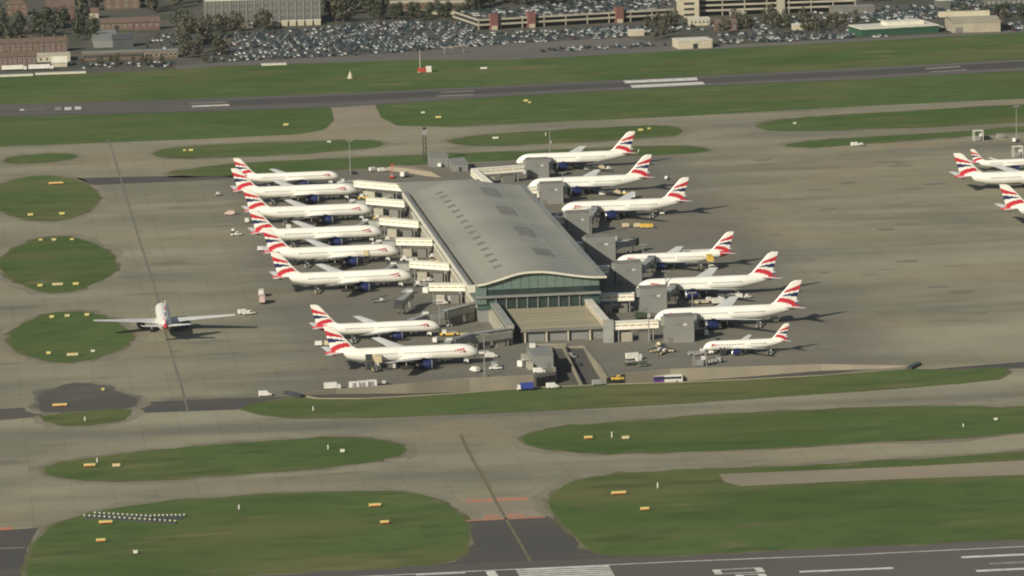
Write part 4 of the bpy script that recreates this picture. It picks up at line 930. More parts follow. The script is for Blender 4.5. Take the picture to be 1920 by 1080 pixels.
VL = [
 ('tug',V_GREY,410,367,20,'small grey tug alone on the taxiway, farthest west of the far airliners'),
 ('van',V_PINK,431,403,170,'pale pinkish van on the open apron west of the tails, beside a shadowed tug'),
 ('tug',V_DARK,437,436,80,'dark tug behind a white pickup, west of the row of tails'),
 ('pickup',V_WHITE,443,442,10,'white pickup beside a dark tug, west of the row of tails'),
 ('van',V_WHITE,463,417,90,'white van standing just west of the third airliner\'s tail'),
 ('box_truck',V_WHITE,490,555,85,'white box truck on the apron behind the sixth airliner\'s tail'),
 ('box_truck',V_PINK,492,568,85,'pinkish box truck just south of a white one behind the tails'),
 ('van',V_WHITE,457,589,15,'white van by the wingtip of the taxiing airliner, leading of the pair'),
 ('pickup',V_WHITE,467,590,15,'white pickup by the wingtip of the taxiing airliner, trailing the van'),
 ('belt_loader',V_GREY,710,567,10,'grey belt loader alone in the empty western stand'),
 ('box_truck',V_WHITE,624,731,3,'white box truck parked along the sunken road wall'),
 ('cargo_container',V_WHITE,664,727,3,'white cargo container by the sunken road wall, first east of the box truck'),
 ('cargo_container',V_WHITE,681,725.5,3,'white cargo container by the sunken road wall, middle of the three'),
 ('cargo_container',V_WHITE,697,724,3,'white cargo container by the sunken road wall, eastern one of the three'),
 ('tug',V_DARK,721,722.5,3,'dark little tug on the wall-side road, east of the three containers'),
 ('van',V_WHITE,497,743,3,'white van on the service road near the west tip of the retaining wall'),
 ('pickup',V_WHITE,929,693,0,'white pickup with beacon under the nose of the nearest western airliner'),
 ('van',V_WHITE,921,671,5,'white van between the nearest western airliner\'s nose and the grey building'),
 ('pushback_tractor',V_WHITE,900,665,180,'white pushback tractor coupled at the nose of the nearest western airliner'),
 ('catering_truck',V_DARK,690,690,90,'dark high-loader raised under the rear door of the nearest western airliner',V_WHITE),
 ('catering_truck',V_TAN,708,694,92,'tan high-loader raised beside the dark one below the nearest airliner'),
 ('baggage_dolly',V_WHITE,734,692,10,'white baggage dolly under the wing of the nearest western airliner'),
 ('van',V_WHITE,829,571,10,'white van north of the smaller airliner\'s jet bridge, western of the cluster'),
 ('box_truck',V_WHITE,838,567,10,'white box truck in the cluster behind the angled link bridge'),
 ('cargo_container',V_WHITE,873,560,20,'white container tucked at the inner end of the angled link bridge'),
 ('cargo_container',V_WHITE,881,556,20,'white container against the terminal\'s south-west corner'),
 ('tug',V_WHITE,843,612,40,'white tug near the smaller airliner\'s nose, south of the angled bridge',V_WHITE),
 ('box_truck',V_WHITE,848,519,80,'white truck under the terminal wall between the two nearest cream bridges'),
 ('van',V_WHITE,850,529,80,'white van just below the truck under the terminal wall'),
 ('van',V_WHITE,796,523,30,'white van ahead of the sixth airliner\'s nose, western of the pair'),
 ('pickup',V_WHITE,804,528,15,'white pickup ahead of the sixth airliner\'s nose, eastern of the pair'),
 ('tug',V_WHITE,812,483,20,'white tug by the terminal wall below the fourth cream bridge',V_WHITE),
 ('van',V_GREY,762,462,20,'grey van ahead of the fourth airliner\'s nose'),
 ('van',V_WHITE,804,443,90,'white van below the third cream bridge beside the terminal wall'),
 ('box_truck',V_WHITE,768,398,90,'white truck at the wall end of the second cream bridge'),
 ('van',V_WHITE,727,400,20,'white van under the third cream bridge, ahead of the third airliner'),
 ('van',V_WHITE,691,369,30,'white van between the first two cream bridges, western of two'),
 ('pickup',V_WHITE,702,366,30,'white pickup between the first two cream bridges, eastern of two'),
 ('catering_truck',V_DARK,545,417,95,'dark catering truck raised behind the third airliner\'s wing'),
 ('van',V_WHITE,541,429,95,'white van by the fourth airliner\'s wingtip, next to the dark catering truck'),
 ('catering_truck',V_WHITE,552,495,88,'white high-loader raised against the rear door of the fifth airliner'),
 ('catering_truck',V_TAN,686,492,88,'tan high-loader raised against the forward door of the fifth airliner'),
 ('catering_truck',V_WHITE,1239,401,-90,'white high-loader raised at the tail of the third eastern airliner'),
 ('catering_truck',V_YEL,1332,505,-90,'yellow high-loader raised at the tail of the smaller eastern airliner'),
 ('long_truck',V_WHITE,1318,482,0,'long white trailer standing behind the fuselage of the smaller eastern airliner'),
 ('catering_truck',V_WHITE,1452,602,-90,'white high-loader raised at the tail of the airliner next to the small jet'),
 ('passenger_stairs',V_DARK,1352,665,100,'dark mobile stairs drawn up at the small jet\'s nose',V_DARK),
 ('pushback_tractor',V_GREEN,1188,684,15,'dark green pushback tractor with pale cab below the nearest link bridge',V_WHITE),
 ('baggage_dolly',V_GREEN,1204,687,10,'dark green dolly hitched behind the green tractor'),
 ('box_truck',V_WHITE,1189,675,10,'white box truck just north of the dark green tractor'),
 ('belt_loader',V_TAN,1231,660,20,'tan belt loader by the nearest screen tower, western of three'),
 ('belt_loader',V_TAN,1241,664,60,'tan belt loader by the nearest screen tower, middle of three'),
 ('belt_loader',V_TAN,1250,660,160,'tan belt loader by the nearest screen tower, eastern of three'),
 ('tug',V_TAN,1236,650,60,'tan tug just above the three belt loaders',V_TAN),
 ('steel_frame',V_GREY,1312,686,5,'open grey steel frame on the apron south-west of the small jet'),
 ('tug',V_DARK,1332,684,5,'dark tug just east of the open steel frame'),
 ('baggage_dolly',V_TAN,1173,427,5,'tan dolly on the open stand east of the terminal, first of the row'),
 ('baggage_dolly',V_TAN,1195,427,5,'tan dolly on the open stand, between the first and the pair'),
 ('baggage_dolly',V_YEL,1207,428,5,'yellowish dolly on the open stand, western of the close pair'),
 ('baggage_dolly',V_YEL,1218,428,5,'yellowish dolly on the open stand, eastern of the close pair'),
 ('box_truck',V_WHITE,1187,371,80,'white box truck under the tail half of the second eastern airliner'),
 ('tug',V_GREY,1250,337,60,'grey tug on the apron east of the second airliner\'s tail'),
 ('belt_loader',V_WHITE,1066,318,10,'white belt loader beside the farthest eastern airliner, western one'),
 ('belt_loader',V_WHITE,1078,317,20,'white belt loader beside the farthest eastern airliner, eastern one'),
 ('cargo_container',V_WHITE,1148,452,20,'white container beside the middle screen tower\'s top edge'),
 ('tug',V_BLUE,1148,576,40,'blue tug in the shade between walkway and the second link bridge',V_WHITE),
 ('van',V_WHITE,1155,580,20,'white van in the shade between walkway and the second link bridge'),
 ('belt_loader',V_TAN,1178,582,10,'tan belt loader beside the van behind the nearest eastern link bridge'),
 ('box_truck',V_GREEN,1205,598,10,'dark green truck behind the nearest eastern link bridge'),
 ('pushback_tractor',V_TAN,1320,569,10,'tan tractor on the stand between the fifth and sixth eastern airliners'),
 ('box_truck',V_WHITE,1350,571,8,'white truck on the stand between the fifth and sixth eastern airliners'),
 ('box_truck',V_DARK,1310,632,15,'dark truck in the lee of the nearest screen tower'),
 ('box_truck',V_DARK,1110,393,15,'dark truck beside the third screen tower'),
 ('van',V_WHITE,700,321,30,'white van beyond the far cream bridge, western of two'),
 ('van',V_WHITE,717,322,15,'white van beyond the far cream bridge, eastern of two'),
 ('cherry_picker',V_RED,735,334,80,'red cherry picker by the far end of the terminal',V_RED),
 ('box_truck',V_WHITE,759,332,60,'white truck with dark shadow at the foot of the earth bank behind the terminal'),
 ('pickup',V_DARK,661,327,15,'dark pickup near the farthest western airliner\'s nose'),
 ('van',V_WHITE,826,313,70,'white van in front of the small flat building beyond the terminal'),
 ('van',V_WHITE,842,311,70,'white van just east of the small flat building beyond the terminal'),
 ('van',V_YEL,856,309,70,'yellow van on the far side behind the terminal'),
 ('van',V_WHITE,1604,274,10,'white van on the open eastern apron by the grass, leading of the pair'),
 ('tug',V_GREY,1616,274,10,'grey tug following the white van on the eastern apron'),
 ('steel_frame',V_WHITE,1834,264,5,'white open gantry frame at the apron edge near the eastern grass'),
 ('van',V_DARK,1850,262,8,'dark van right beside the white gantry frame'),
 ('cargo_container',V_GREY,1876,259,8,'grey container on the eastern apron edge beyond the gantry'),
 ('steel_frame',V_WHITE,1908,294,5,'tall white gantry frame behind the small jet at the east edge'),
 ('van',V_WHITE,1905,266,50,'white van at the apron edge above the second gantry'),
 ('bus',V_PURP,1252,717.6,0,'purple fronted bus with white rear driving along the sunken road',V_WHITE),
 ('box_truck',V_BLUE,984,732,180,'blue box truck with white cab at the junction below the ramp',V_WHITE),
 ('pickup',V_YEL,1158,713,0,'yellow pickup at the end of the curved concrete wall'),
 ('van',V_WHITE,1011,699.5,0,'white van squeezed beside the grey portal building'),
]
for v in VL:
    kind, m, x, y, h, lab = v[:6]; m2 = v[6] if len(v) > 6 else None
    z = .05
    if kind == 'bus': z = -4.92
    if kind == 'box_truck' and m is V_BLUE: z = .12
    p = veh(kind, m, x, y, h, lab, m2, z=z)
    if kind == 'box_truck' and m in (V_BLUE, V_WHITE, V_GREEN): p.scale = (.74, .9, .85)
for x, y, h, lab, m in ((1072,672,-60,'pale car coming up the ramp road',V_GREY),(1085,690,-60,'dark car heading down the ramp road',V_DARK),(1036,728,5,'pale car at the junction below the ramp',V_WHITE),(1122,722,5,'small grey car at the junction beside the curved wall',V_GREY)):
    z = {672:-1.9, 690:-3.7}.get(y, .13)
    veh('van', m, x, y, h, lab, z=z)
r_ = random.Random(21)
STANDN = dict(p1='farthest western airliner',p2='second western airliner',p3='third western airliner',p4='fourth western airliner',p5='fifth western airliner',p6='sixth western airliner',p7='smaller western airliner',p8='nearest western airliner',r1='farthest eastern airliner',r2='second eastern airliner',r3='third eastern airliner',r4='smaller eastern airliner',r5='fifth eastern airliner',r6='sixth eastern airliner',r7='small jet')
def vw(kind, m, x, y, h, lab, m2=None, group=None):
    o = veh(kind, m, 960, 540, h, lab, m2, group); o.location.x = x; o.location.y = y
for k, nm in STANDN.items():
    n_ = NOSE[k]; s_ = -1 if k[0] == 'p' else 1; sc_ = .6 if k == 'r7' else (.86 if k in ('p1','p7','r4') else 1)
    X = lambda d: n_.x+s_*d*sc_
    sd_ = -1                                               # loading side facing the camera
    vw('belt_loader', r_.choice((V_WHITE,V_TAN)), X(44), n_.y+sd_*6.5, 90 if s_ < 0 else 80, 'belt loader at the rear hold of the %s' % nm, V_WHITE, 'belt loaders at the holds')
    if k in ('r1','r2','r5','p7','p4'):
        vw('tug', r_.choice((V_WHITE,V_GREY,V_YEL)), X(48), n_.y+sd_*12, r_.uniform(-20,20), 'tug with a train of dollies beside the %s' % nm, V_WHITE, 'dolly tugs')
        for j in range(3): vw('baggage_dolly', r_.choice((V_WHITE,V_WHITE,V_TAN,V_GREY)), X(48)-(3.9+3.9*j), n_.y+sd_*12+r_.uniform(-.4,.4), r_.uniform(-6,6), '%s dolly of the train beside the %s' % (('leading','middle','last')[j], nm), None, 'dollies in trains on the stands')
    vw('pushback_tractor', r_.choice((V_WHITE,V_GREY,V_YEL)), X(-4.5), n_.y, 0 if s_ > 0 else 180, 'pushback tractor waiting at the nose of the %s' % nm, V_WHITE, 'pushback tractors') if k != 'p8' else None
    vw('van', r_.choice((V_WHITE,V_WHITE,V_GREY,V_DARK)), X(4), n_.y+sd_*r_.uniform(11,20), r_.uniform(0,180), 'van parked south of the nose of the %s' % nm, None, 'vans by the noses')
    if k[0] == 'p':
        for j in range(2): vw('cargo_container', r_.choice((V_WHITE,V_GREY,V_TAN)), n_.x+r_.uniform(3,17), n_.y+r_.uniform(-18,-8), r_.uniform(0,90), '%s container on the apron ahead of the %s' % (('first','second')[j], nm), None, 'containers ahead of the noses')
    # worn lead-in line and box lines
    for w_, (xa, ya), (xb, yb), mm in ((.4,(X(-3),n_.y),(X(95),n_.y),YELM),(.35,(X(2),n_.y-27),(X(40),n_.y-27),WORNM),(.35,(X(2),n_.y+27),(X(40),n_.y+27),WORNM)):
        b = MB(); b.add([(xa,ya-w_/2,.088),(xb,yb-w_/2,.088),(xb,yb+w_/2,.088),(xa,ya+w_/2,.088)], [(0,1,2,3) if xb > xa else (3,2,1,0)]); o = b.build('stand_marking', mm); o['kind'] = 'structure'
# small flat building, radar tower, bank behind the terminal
def hut(name, px0, px1, py, h, dpt, m, mr, label, cat='building', door=True):
    a, c = G(px0, py), G(px1, py-.03*(px1-px0)); wd = (c-a).length; t = empty(name, ((a.x+c.x)/2, a.y+dpt/2, 0), 0, label, cat)
    b = MB(); b.box(-wd/2, wd/2, -dpt/2, dpt/2, 0, h); b.build('wall', m, t); b = MB(); b.box(-wd/2-.3, wd/2+.3, -dpt/2-.3, dpt/2+.3, h, h+.4); b.build('roof', mr, t)
    if door: b = MB(); b.box(-.8, .8, -dpt/2-.06, -dpt/2, 0, 2.3); b.build('door', V_DARK, t)
    return t
hut('substation', 807, 841, 314, 5.5, 14, GREYCLAD, ROOFB, 'small flat grey building on the grass beyond the terminal')
hut('pump_house', 849, 878, 322, 4.0, 22, GREYCLAD, ROOFB, 'low grey flat-roofed block right behind the terminal\'s rear roof')
bk = W([(712,318),(735,314),(770,318),(800,322),(828,333),(805,331),(770,325),(735,321)]); b = MB(); cc = sum(bk, Vector())/len(bk)
top = [p.lerp(cc, .35)+Vector((0,0,2.2)) for p in bk]; n_ = len(bk)
b.add(bk+top, [(i, (i+1) % n_, n_+(i+1) % n_, n_+i) for i in range(n_)]+[tuple(range(n_, 2*n_))]); o = b.build('earth_bank', TAN); tag(o, 'low tan earth bank curving behind the terminal\'s far end', 'bank')
tw = empty('radar_tower', G(797,303), 0, 'tall thin dark lattice tower standing on grass beyond the terminal', 'tower')
for x in (-.9, .9):
    for y in (-.9, .9): b = MB(); b.tube((x,y,0), (x*.8,y*.8,18), .16, 6); b.build('leg', V_DARK, tw)
for k in range(7):
    z = 1.2+k*2.5
    for s in (-1, 1):
        b = MB(); b.beam((-.9*s,-.9,z), (.9*s,-.9,z+2.2), .14, .16); b.build('brace', V_DARK, tw)
        b = MB(); b.beam((-.9,.9*s,z), (.9,.9*s,z+2.2), .14, .16); b.build('brace', V_DARK, tw)
b = MB(); b.box(-1.2,1.2,-1.2,1.2,14.5,17.5); b.build('cabin', V_GREY, tw); b = MB(); b.box(-.5,.5,-.5,.5,17.6,19.0); b.build('antenna', V_DARK, tw)
# light masts
def mast(px, py, h, label, g='floodlight masts on the apron'):
    t = empty('light_mast', G(px, py), 0, label, 'mast', g)
    b = MB(); b.tube((0,0,0), (0,0,h), .30, 8, 0, .16); b.build('pole', STEEL, t)
    b = MB(); b.box(-1.6,1.6,-.12,.12,h-.1,h+.2); b.build('cross_arm', STEEL, t)
    for x in (-1.4,-.45,.45,1.4): b = MB(); b.box(x-.28,x+.28,-.45,.25,h+.2,h+.75); b.build('floodlight', V_GREY, t)
    b = MB(); b.box(-.9,.9,-.9,.9,0,.9); b.build('footing', CONCD, t)
for px, py, h, lab in ((909,706,17,'floodlight mast ahead of the nearest western airliner'),(825,628,14,'floodlight mast by the smaller airliner\'s nose'),(1056,392,18,'floodlight mast between the second and third eastern screen towers'),(1109,443,13,'floodlight mast by the third screen tower'),
    (657,328,18,'floodlight mast near the farthest western airliner'),(1032,306,18,'floodlight mast behind the farthest screen tower'),(1217,643,13,'floodlight mast by the belt loaders'),(1249,560,12,'floodlight mast beside the fifth eastern airliner'),(1299,602,12,'floodlight mast beside the sixth eastern airliner'),(1206,505,11,'floodlight mast beside the smaller eastern airliner'),(1906,262,18,'floodlight mast at the east edge of the apron')):
    mast(px, py, h, lab)

# ------------------------------------------------------------------ signs and posts on the grass
SP = {}
def sign(px, py, wpx, label, kind='yellow'):
    wd = wpx/(.002826*(py+900)); wd *= .88; h = .95 if wpx > 8 else .7
    t = empty('taxiway_sign', G(px, py, .1), 0, label, 'sign', 'taxiway signs on the grass'); m = {'yellow': SIGNY, 'olive': V_TAN, 'white': V_WHITE, 'red': SIGNR}[kind]
    b = MB(); b.box(-wd/2, wd/2, -.25, .25, .35, .35+h); b.build('face_panel', m, t)
    for s in (-1, 1): b = MB(); b.box(s*wd*.38-.1, s*wd*.38+.1, -.15, .15, 0, .35); b.build('leg', V_DARK, t)
    if kind == 'yellow' and wpx > 13: b = MB(); b.box(-wd*.47, wd*.47, -.29, -.25, .40, .72); b.build('red_band', SIGNR, t)
    b = MB(); b.box(-wd/2-.12, wd/2+.12, -.32, .32, .35+h, .45+h); b.build('cap', SIGNY if kind != 'white' else V_WHITE, t)
ISL = ['southernmost round island', 'middle round island', 'northernmost round island']
for px, py, w_, lab, k in (
 (97,597,9,'small yellow sign near the far edge of the southernmost round island, western one','yellow'),(163,593,9,'small yellow sign near the far edge of the southernmost round island, eastern one','yellow'),(126,595,10,'dark olive sign between the two yellow ones on the southernmost round island','olive'),
 (91,665,9,'small yellow sign on the near edge of the southernmost round island, western one','yellow'),(174,661,8,'small pale sign on the near edge of the southernmost round island, eastern one','white'),(136,668,24,'long flat olive sign centred on the near edge of the southernmost island','olive'),
 (76,452,8,'small yellow sign near the far edge of the middle round island, western one','yellow'),(135,451,8,'small yellow sign near the far edge of the middle round island, eastern one','yellow'),(101,452,9,'olive sign between the yellow pair on the far edge of the middle island','olive'),
 (75,538,10,'small yellow sign near the close edge of the middle round island, western one','yellow'),(142,535,12,'small yellow sign near the close edge of the middle round island, eastern one','yellow'),(108,536,22,'long olive sign on the near edge of the middle round island','olive'),
 (57,405,11,'small yellow sign near the close edge of the northernmost round island, western one','yellow'),(116,403,11,'small yellow sign near the close edge of the northernmost round island, eastern one','yellow'),(105,346,30,'long pale yellow sign near the far edge of the northernmost round island','yellow'),
 (112,763,30,'big yellow and red sign standing on the dark asphalt pad','yellow'),(193,733,6,'tiny yellow sign at the far corner of the dark asphalt pad','yellow'),
 (168,876,24,'yellow sign at the west end of the long western grass island','yellow'),(218,876,16,'olive flat sign just east of the yellow one on the long western island','olive'),(642,849,9,'small white sign at the east end of the long western grass island','white'),
 (198,983,28,'long yellow sign just below the rows of white lamps','yellow'),(189,1017,19,'yellow sign farthest south on the near western grass','yellow'),(254,1039,9,'small pale sign with red base on the near western grass','white'),
 (703,951,25,'long yellow sign west of the near access, upper of two','yellow'),(721,983,18,'shorter yellow sign west of the near access, lower of two','yellow'),
 (1103,824,17,'yellow sign at the west end of the eastern grass island','yellow'),(1173,824,15,'olive sign east of the white slanted post on the eastern island','olive'),(1867,789,7,'small white sign at the east end of the eastern grass island','white'),
 (1160,928,30,'long yellow sign east of the near access, upper of two','yellow'),(1209,958,18,'shorter yellow sign east of the near access, lower of two','yellow'),
 (346,284,6,'tiny yellow sign on the far strip island, western of two','yellow'),(358,284,9,'yellow sign on the far strip island, eastern of two','yellow'),(929,261,12,'white board on the grass island behind the farthest airliner','white'),
 (1490,233,6,'tiny white sign on the far eastern grass island','white'),(1201,246,10,'yellow sign on the island beyond the farthest airliner\'s tail','yellow'),(1217,243,6,'tiny yellow sign beside another beyond the farthest airliner\'s tail','yellow'),
 (536,236,11,'orange-yellow sign by the link to the far runway, west side','yellow'),(986,191,9,'yellow sign on the grass beside the far runway, middle of the field','yellow'),(993,194,6,'tiny yellow sign next to another beside the far runway','yellow'),(822,222,12,'yellow sign east of the link to the far runway, eastern one','yellow'),(793,213,8,'pale sign east of the link to the far runway, western one','white'),
 (617,268,8,'pale sign on the far strip island near its east end','white'),(907,130,14,'white board on the grass beyond the far runway','white')):
    sign(px, py, w_, lab, k)
def post(px, py, h, label):
    t = empty('marker_post', G(px, py, .1), 0, label, 'post', 'white marker posts on the grass')
    b = MB(); b.box(-.20,.20,-.12,.12,.3,h*.85); b.build('board', V_WHITE, t); b = MB(); b.box(-.35,.35,-.35,.35,0,.3); b.build('base', CONCD, t)
for px, py, h, lab in ((182,868,2.2,'white post above the yellow sign on the long western island'),(448,956,2.2,'white post on the near western grass, upper middle'),(615,843,2.2,'white post at the east end of the long western island'),(587,771,2.2,'white post on the grass beside the sunken road, west end'),(1147,821,2.8,'white post between two signs on the eastern grass island'),(1233,916,2.6,'white post on the grass east of the long yellow sign'),(1806,801,1.6,'white post near the east end of the eastern grass island'),(159,790,2.2,'white post on the small bump of grass below the asphalt pad'),(1023,255,2.4,'white post on the island behind the farthest airliner'),(1033,269,1.6,'white post near the edge of the island behind the farthest airliner'),(1197,286,2.0,'white post behind the farthest airliner\'s tail')):
    post(px, py, h, lab)
# rows of white lamps on the near western grass
la = empty('lamp_array', G(250,972,.1), 0, 'two rows of small white lamps on dark frames in the near western grass', 'lamps')
lb = MB(); lb.box(-.28,.28,-.25,.25,.4,.85); lamp0 = None
rows = [((158,969),(328,979.5),19),((178,964),(282,970),13),((290,969),(345,968),8)]
for (a, c, n_) in rows:
    for i in range(n_):
        p = G(a[0]+(c[0]-a[0])*i/(n_-1), a[1]+(c[1]-a[1])*i/(n_-1), .1)-la.location
        if lamp0 is None: lamp0 = lb.build('lamp', TRIM, la); lamp0.location = p
        else: inst(lamp0, la, p)
for (a, c) in (((158,969.5),(330,980.5)),((176,964.5),(284,970.8)),((288,969.8),(346,968.8)),((286,974),(340,972))):
    b = MB(); b.beam(G(*a, .3), G(*c, .3), 1.6, .4); o = b.build('frame_rail', V_DARK, la); o.location = -la.location
# far grass: windsock stand, red and white hut with pole
ws = empty('windsock_stand', G(657,147,.1), 0, 'cream cone-shaped stand alone on the far grass', 'windsock')
b = MB(); b.tube((0,0,0), (0,0,4.2), 1.9, 10, 0, .5); b.build('cone', CREAM, ws); b = MB(); b.tube((0,0,4.2), (0,0,5.2), .25, 6); b.build('pole', STEEL, ws)
lz = empty('localiser_hut', G(795,135,.1), 0, 'small red and white hut with a slim pole on the far grass', 'hut')
b = MB(); b.box(-4,1.2,-1.5,1.5,0,2.6); b.build('red_wall', V_RED, lz); b = MB(); b.box(1.3,4.6,-1.5,1.5,0,3.6); b.build('white_wall', V_WHITE, lz); b = MB(); b.tube((-2.4,0,2.6), (-2.4,0,14), .3, 8, 0, .15); b.build('pole', CREAM, lz); b = MB(); b.box(-4.3,-2.4,-2.6,-1.6,0,.5); b.build('plinth', CONC, lz)

# ------------------------------------------------------------------ beyond the airfield: ground, car parks, buildings, trees
EDGE = [(-150,149.5),(0,143),(160,137.5),(320,131),(400,124.5),(640,117),(780,112),(960,112),(1280,95),(1600,78.5),(1920,60.5),(2080,52)]
far_ = W(EDGE)
sheet('urban_ground', far_+[Vector((2600,8900,0)), Vector((-2600,8900,0))], .04, URBAN)
sheet('perimeter_road', W([(330,130.5),(400,124.5),(640,117),(780,112),(960,112),(1280,95),(1600,78.5),(1920,60.5),(1920,56),(1600,73),(1400,82),(1290,88),(1240,80),(1190,74),(1170,71.5),(960,83),(830,93),(740,100),(640,106),(400,117.5),(330,124)]), .06, layered('road_grey', (0.135,0.128,0.112), [((0.105,0.102,0.095), 0.03, (.3,1,1), .42, .6, .8, 4)], .9)[0])
CP = [(424,115),(640,105),(740,99),(830,92),(960,82),(1170,70.5),(1204,66),(1212,50),(1140,52),(1010,59),(900,63),(888,44),(760,42),(690,44),(620,51),(520,57),(436,63)]
CPW = [G(x, y) for x, y in CP]
sheet('car_park', CPW, .055, CARPARK)
line('car_park_kerb', [(830,93),(960,82.5),(1170,71),(1180,73)], 1.6, .12, TAN)
def inside(p, poly):
    c = False; j = len(poly)-1
    for i in range(len(poly)):
        a, b_ = poly[i], poly[j]
        if (a.y > p.y) != (b_.y > p.y) and p.x < (b_.x-a.x)*(p.y-a.y)/(b_.y-a.y)+a.x: c = not c
        j = i
    return c
spots = []       # x, y, z, rotation
def park(poly, pitch=2.7, fill=.9, z=.06, rows=(0, 5.6, 12.4, 18.0), period=24.8, ang=0.0):
    ys = [p.y for p in poly]; xs = [p.x for p in poly]; y = min(ys)+3; k = 0
    while y < max(ys):
        for r in rows:
            x = min(xs)
            while x < max(xs):
                p = Vector((x+rnd.uniform(-.25,.25), y+r+rnd.uniform(-.4,.4), 0)); x += pitch
                if inside(p, poly) and rnd.random() < fill*(.75+.25*math.sin(p.x*.031+p.y*.05)): spots.append((p.x, p.y, z, math.pi/2*(1 if rnd.random() < .5 else -1)+rnd.uniform(-.05,.05)))
        y += period
park([G(x, y) for x, y in CP], 2.8, .86)
for poly, f in (([(1345,83),(1600,72),(1600,65),(1480,68),(1350,75)], .85), ([(1012,99),(1130,93),(1260,86),(1230,80),(1120,86),(1015,93)], .42), ([(1630,70),(1660,70),(1665,67),(1632,67)], .7), ([(1735,60),(1800,57),(1795,50),(1738,53)], .8),
    ([(1645,36),(1765,30),(1760,14),(1650,20)], .7), ([(1180,62),(1275,60),(1280,48),(1200,50)], .45), ([(1780,28),(1920,20),(1920,2),(1780,8)], .5), ([(1290,12),(1290,-8),(1100,-4),(1060,8)], .6), ([(300,92),(345,60),(352,62),(318,92)], .8), ([(150,129),(330,125),(330,118),(150,122)], .55), ([(395,118),(424,116),(424,66),(412,66)], .3), ([(1400,62),(1470,58),(1470,50),(1400,54)], .35), ([(1490,48),(1640,40),(1640,28),(1490,34)], .35)):
    park([G(x, y) for x, y in poly], fill=f, rows=(0, 5.6), period=11.5)
for poly, f in (([(1290,60),(1920,26),(1920,4),(1600,14),(1480,30),(1290,44)], .33), ([(1620,40),(1790,34),(1780,14),(1640,20)], .6), ([(1780,26),(1930,20),(1930,-8),(1780,-2)], .55), ([(1000,14),(1290,0),(1290,-22),(1000,-8)], .5), ([(150,128),(330,121),(330,116),(150,122)], .7), ([(0,84),(60,82),(60,78),(0,79)], .6), ([(270,90),(300,89),(330,62),(300,62)], .5), ([(60,124),(150,121),(150,117),(60,119)], .6), ([(1880,60),(1960,56),(1960,40),(1885,44)], .7), ([(1340,72),(1620,58),(1620,52),(1340,66)], .4)):
    park([G(x, y) for x, y in poly], fill=f, rows=(0, 5.6), period=12.5)
# ---- buildings
BID = [0]
def block(px0, px1, py, h, dpt, m, mr, label, cat='building', cols=0, rws=0, wm=None, wsize=(1.2,1.4), roof='flat', rh=3.0, slope=-.036, parapet=.4, door=False, extra=None, name='building'):
    a, c = G(px0, py), G(px1, py+slope*(px1-px0)); wd = (c-a).length; rz = math.atan2(c.y-a.y, c.x-a.x); mid = (a+c)/2
    off_ = Vector((-math.sin(rz), math.cos(rz), 0))*dpt/2; t = empty(name, mid+off_+Vector((0,0,.05)), rz, label, cat)
    b = MB(); b.box(-wd/2, wd/2, -dpt/2, dpt/2, 0, h)
    if roof == 'gable': 
        for s in (-1, 1): b.add([(s*wd/2,-dpt/2,h),(s*wd/2,dpt/2,h),(s*wd/2,0,h+rh)], [(0,1,2),(2,1,0)])
    b.build('wall', m, t)
    b = MB()
    if roof == 'gable':
        o_ = .4
        b.add([(-wd/2-o_,-dpt/2-o_,h-.2),(wd/2+o_,-dpt/2-o_,h-.2),(wd/2+o_,0,h+rh),(-wd/2-o_,0,h+rh),(wd/2+o_,dpt/2+o_,h-.2),(-wd/2-o_,dpt/2+o_,h-.2)], [(0,1,2,3),(3,2,4,5)])
        b.add([(-wd/2-o_,-dpt/2-o_,h-.45),(wd/2+o_,-dpt/2-o_,h-.45),(wd/2+o_,-dpt/2-o_,h-.2),(-wd/2-o_,-dpt/2-o_,h-.2)], [(0,1,2,3)])
    elif roof == 'hip':
        o_ = .4; r = min(wd/2-1, dpt/2)
        b.add([(-wd/2-o_,-dpt/2-o_,h),(wd/2+o_,-dpt/2-o_,h),(wd/2+o_,dpt/2+o_,h),(-wd/2-o_,dpt/2+o_,h),(-wd/2+r,0,h+rh),(wd/2-r,0,h+rh)], [(0,1,5,4),(1,2,5),(2,3,4,5),(3,0,4)])
    else: b.box(-wd/2-.25, wd/2+.25, -dpt/2-.25, dpt/2+.25, h, h+parapet)
    b.build('roof', mr, t)
    if cols:
        w0 = None; ww, wh = wsize
        for r in range(rws):
            for k in range(cols):
                x = -wd/2+wd*(k+.5)/cols; z = h*(r+.55)/rws
                if w0 is None:
                    b = MB(); b.box(-ww/2-.15, ww/2+.15, -.08, .0, -wh/2-.15, wh/2+.15); w0 = b.build('window', wm or V_WHITE, t); w0.location = (x, -dpt/2, z)
                    b = MB(); b.box(-ww/2, ww/2, -.12, -.08, -wh/2, wh/2); p0 = b.build('pane', V_DARK if m is not OFFICE else CONCD, w0)
                else: q = inst(w0, t, (x, -dpt/2, z)); pc = p0.copy(); COL.objects.link(pc); pc.parent = q
    if door: b = MB(); b.box(-1.6, 1.6, -dpt/2-.08, -dpt/2, 0, 3.2); b.build('door', V_DARK, t)
    if extra: extra(t, wd, dpt, h)
    return t
def chimney(t, wd, dpt, h):
    b = MB(); b.box(wd*.3, wd*.3+.9, -.5, .5, h+1, h+4.2); b.build('chimney', BRICKB, t)
HN = ['westernmost', 'second', 'third', 'fourth', 'fifth', 'sixth']
for k in range(4):
    block(-2+k*18, 15+k*18, 131-k*.65, 8.6, 9, BRICK, ROOFT, 'red brick terraced house with white windows by the airfield edge, %s of the lower row' % HN[k], 'house', 2, 3, None, (1.1,1.5), 'gable', 2.2, extra=chimney, name='terraced_house')
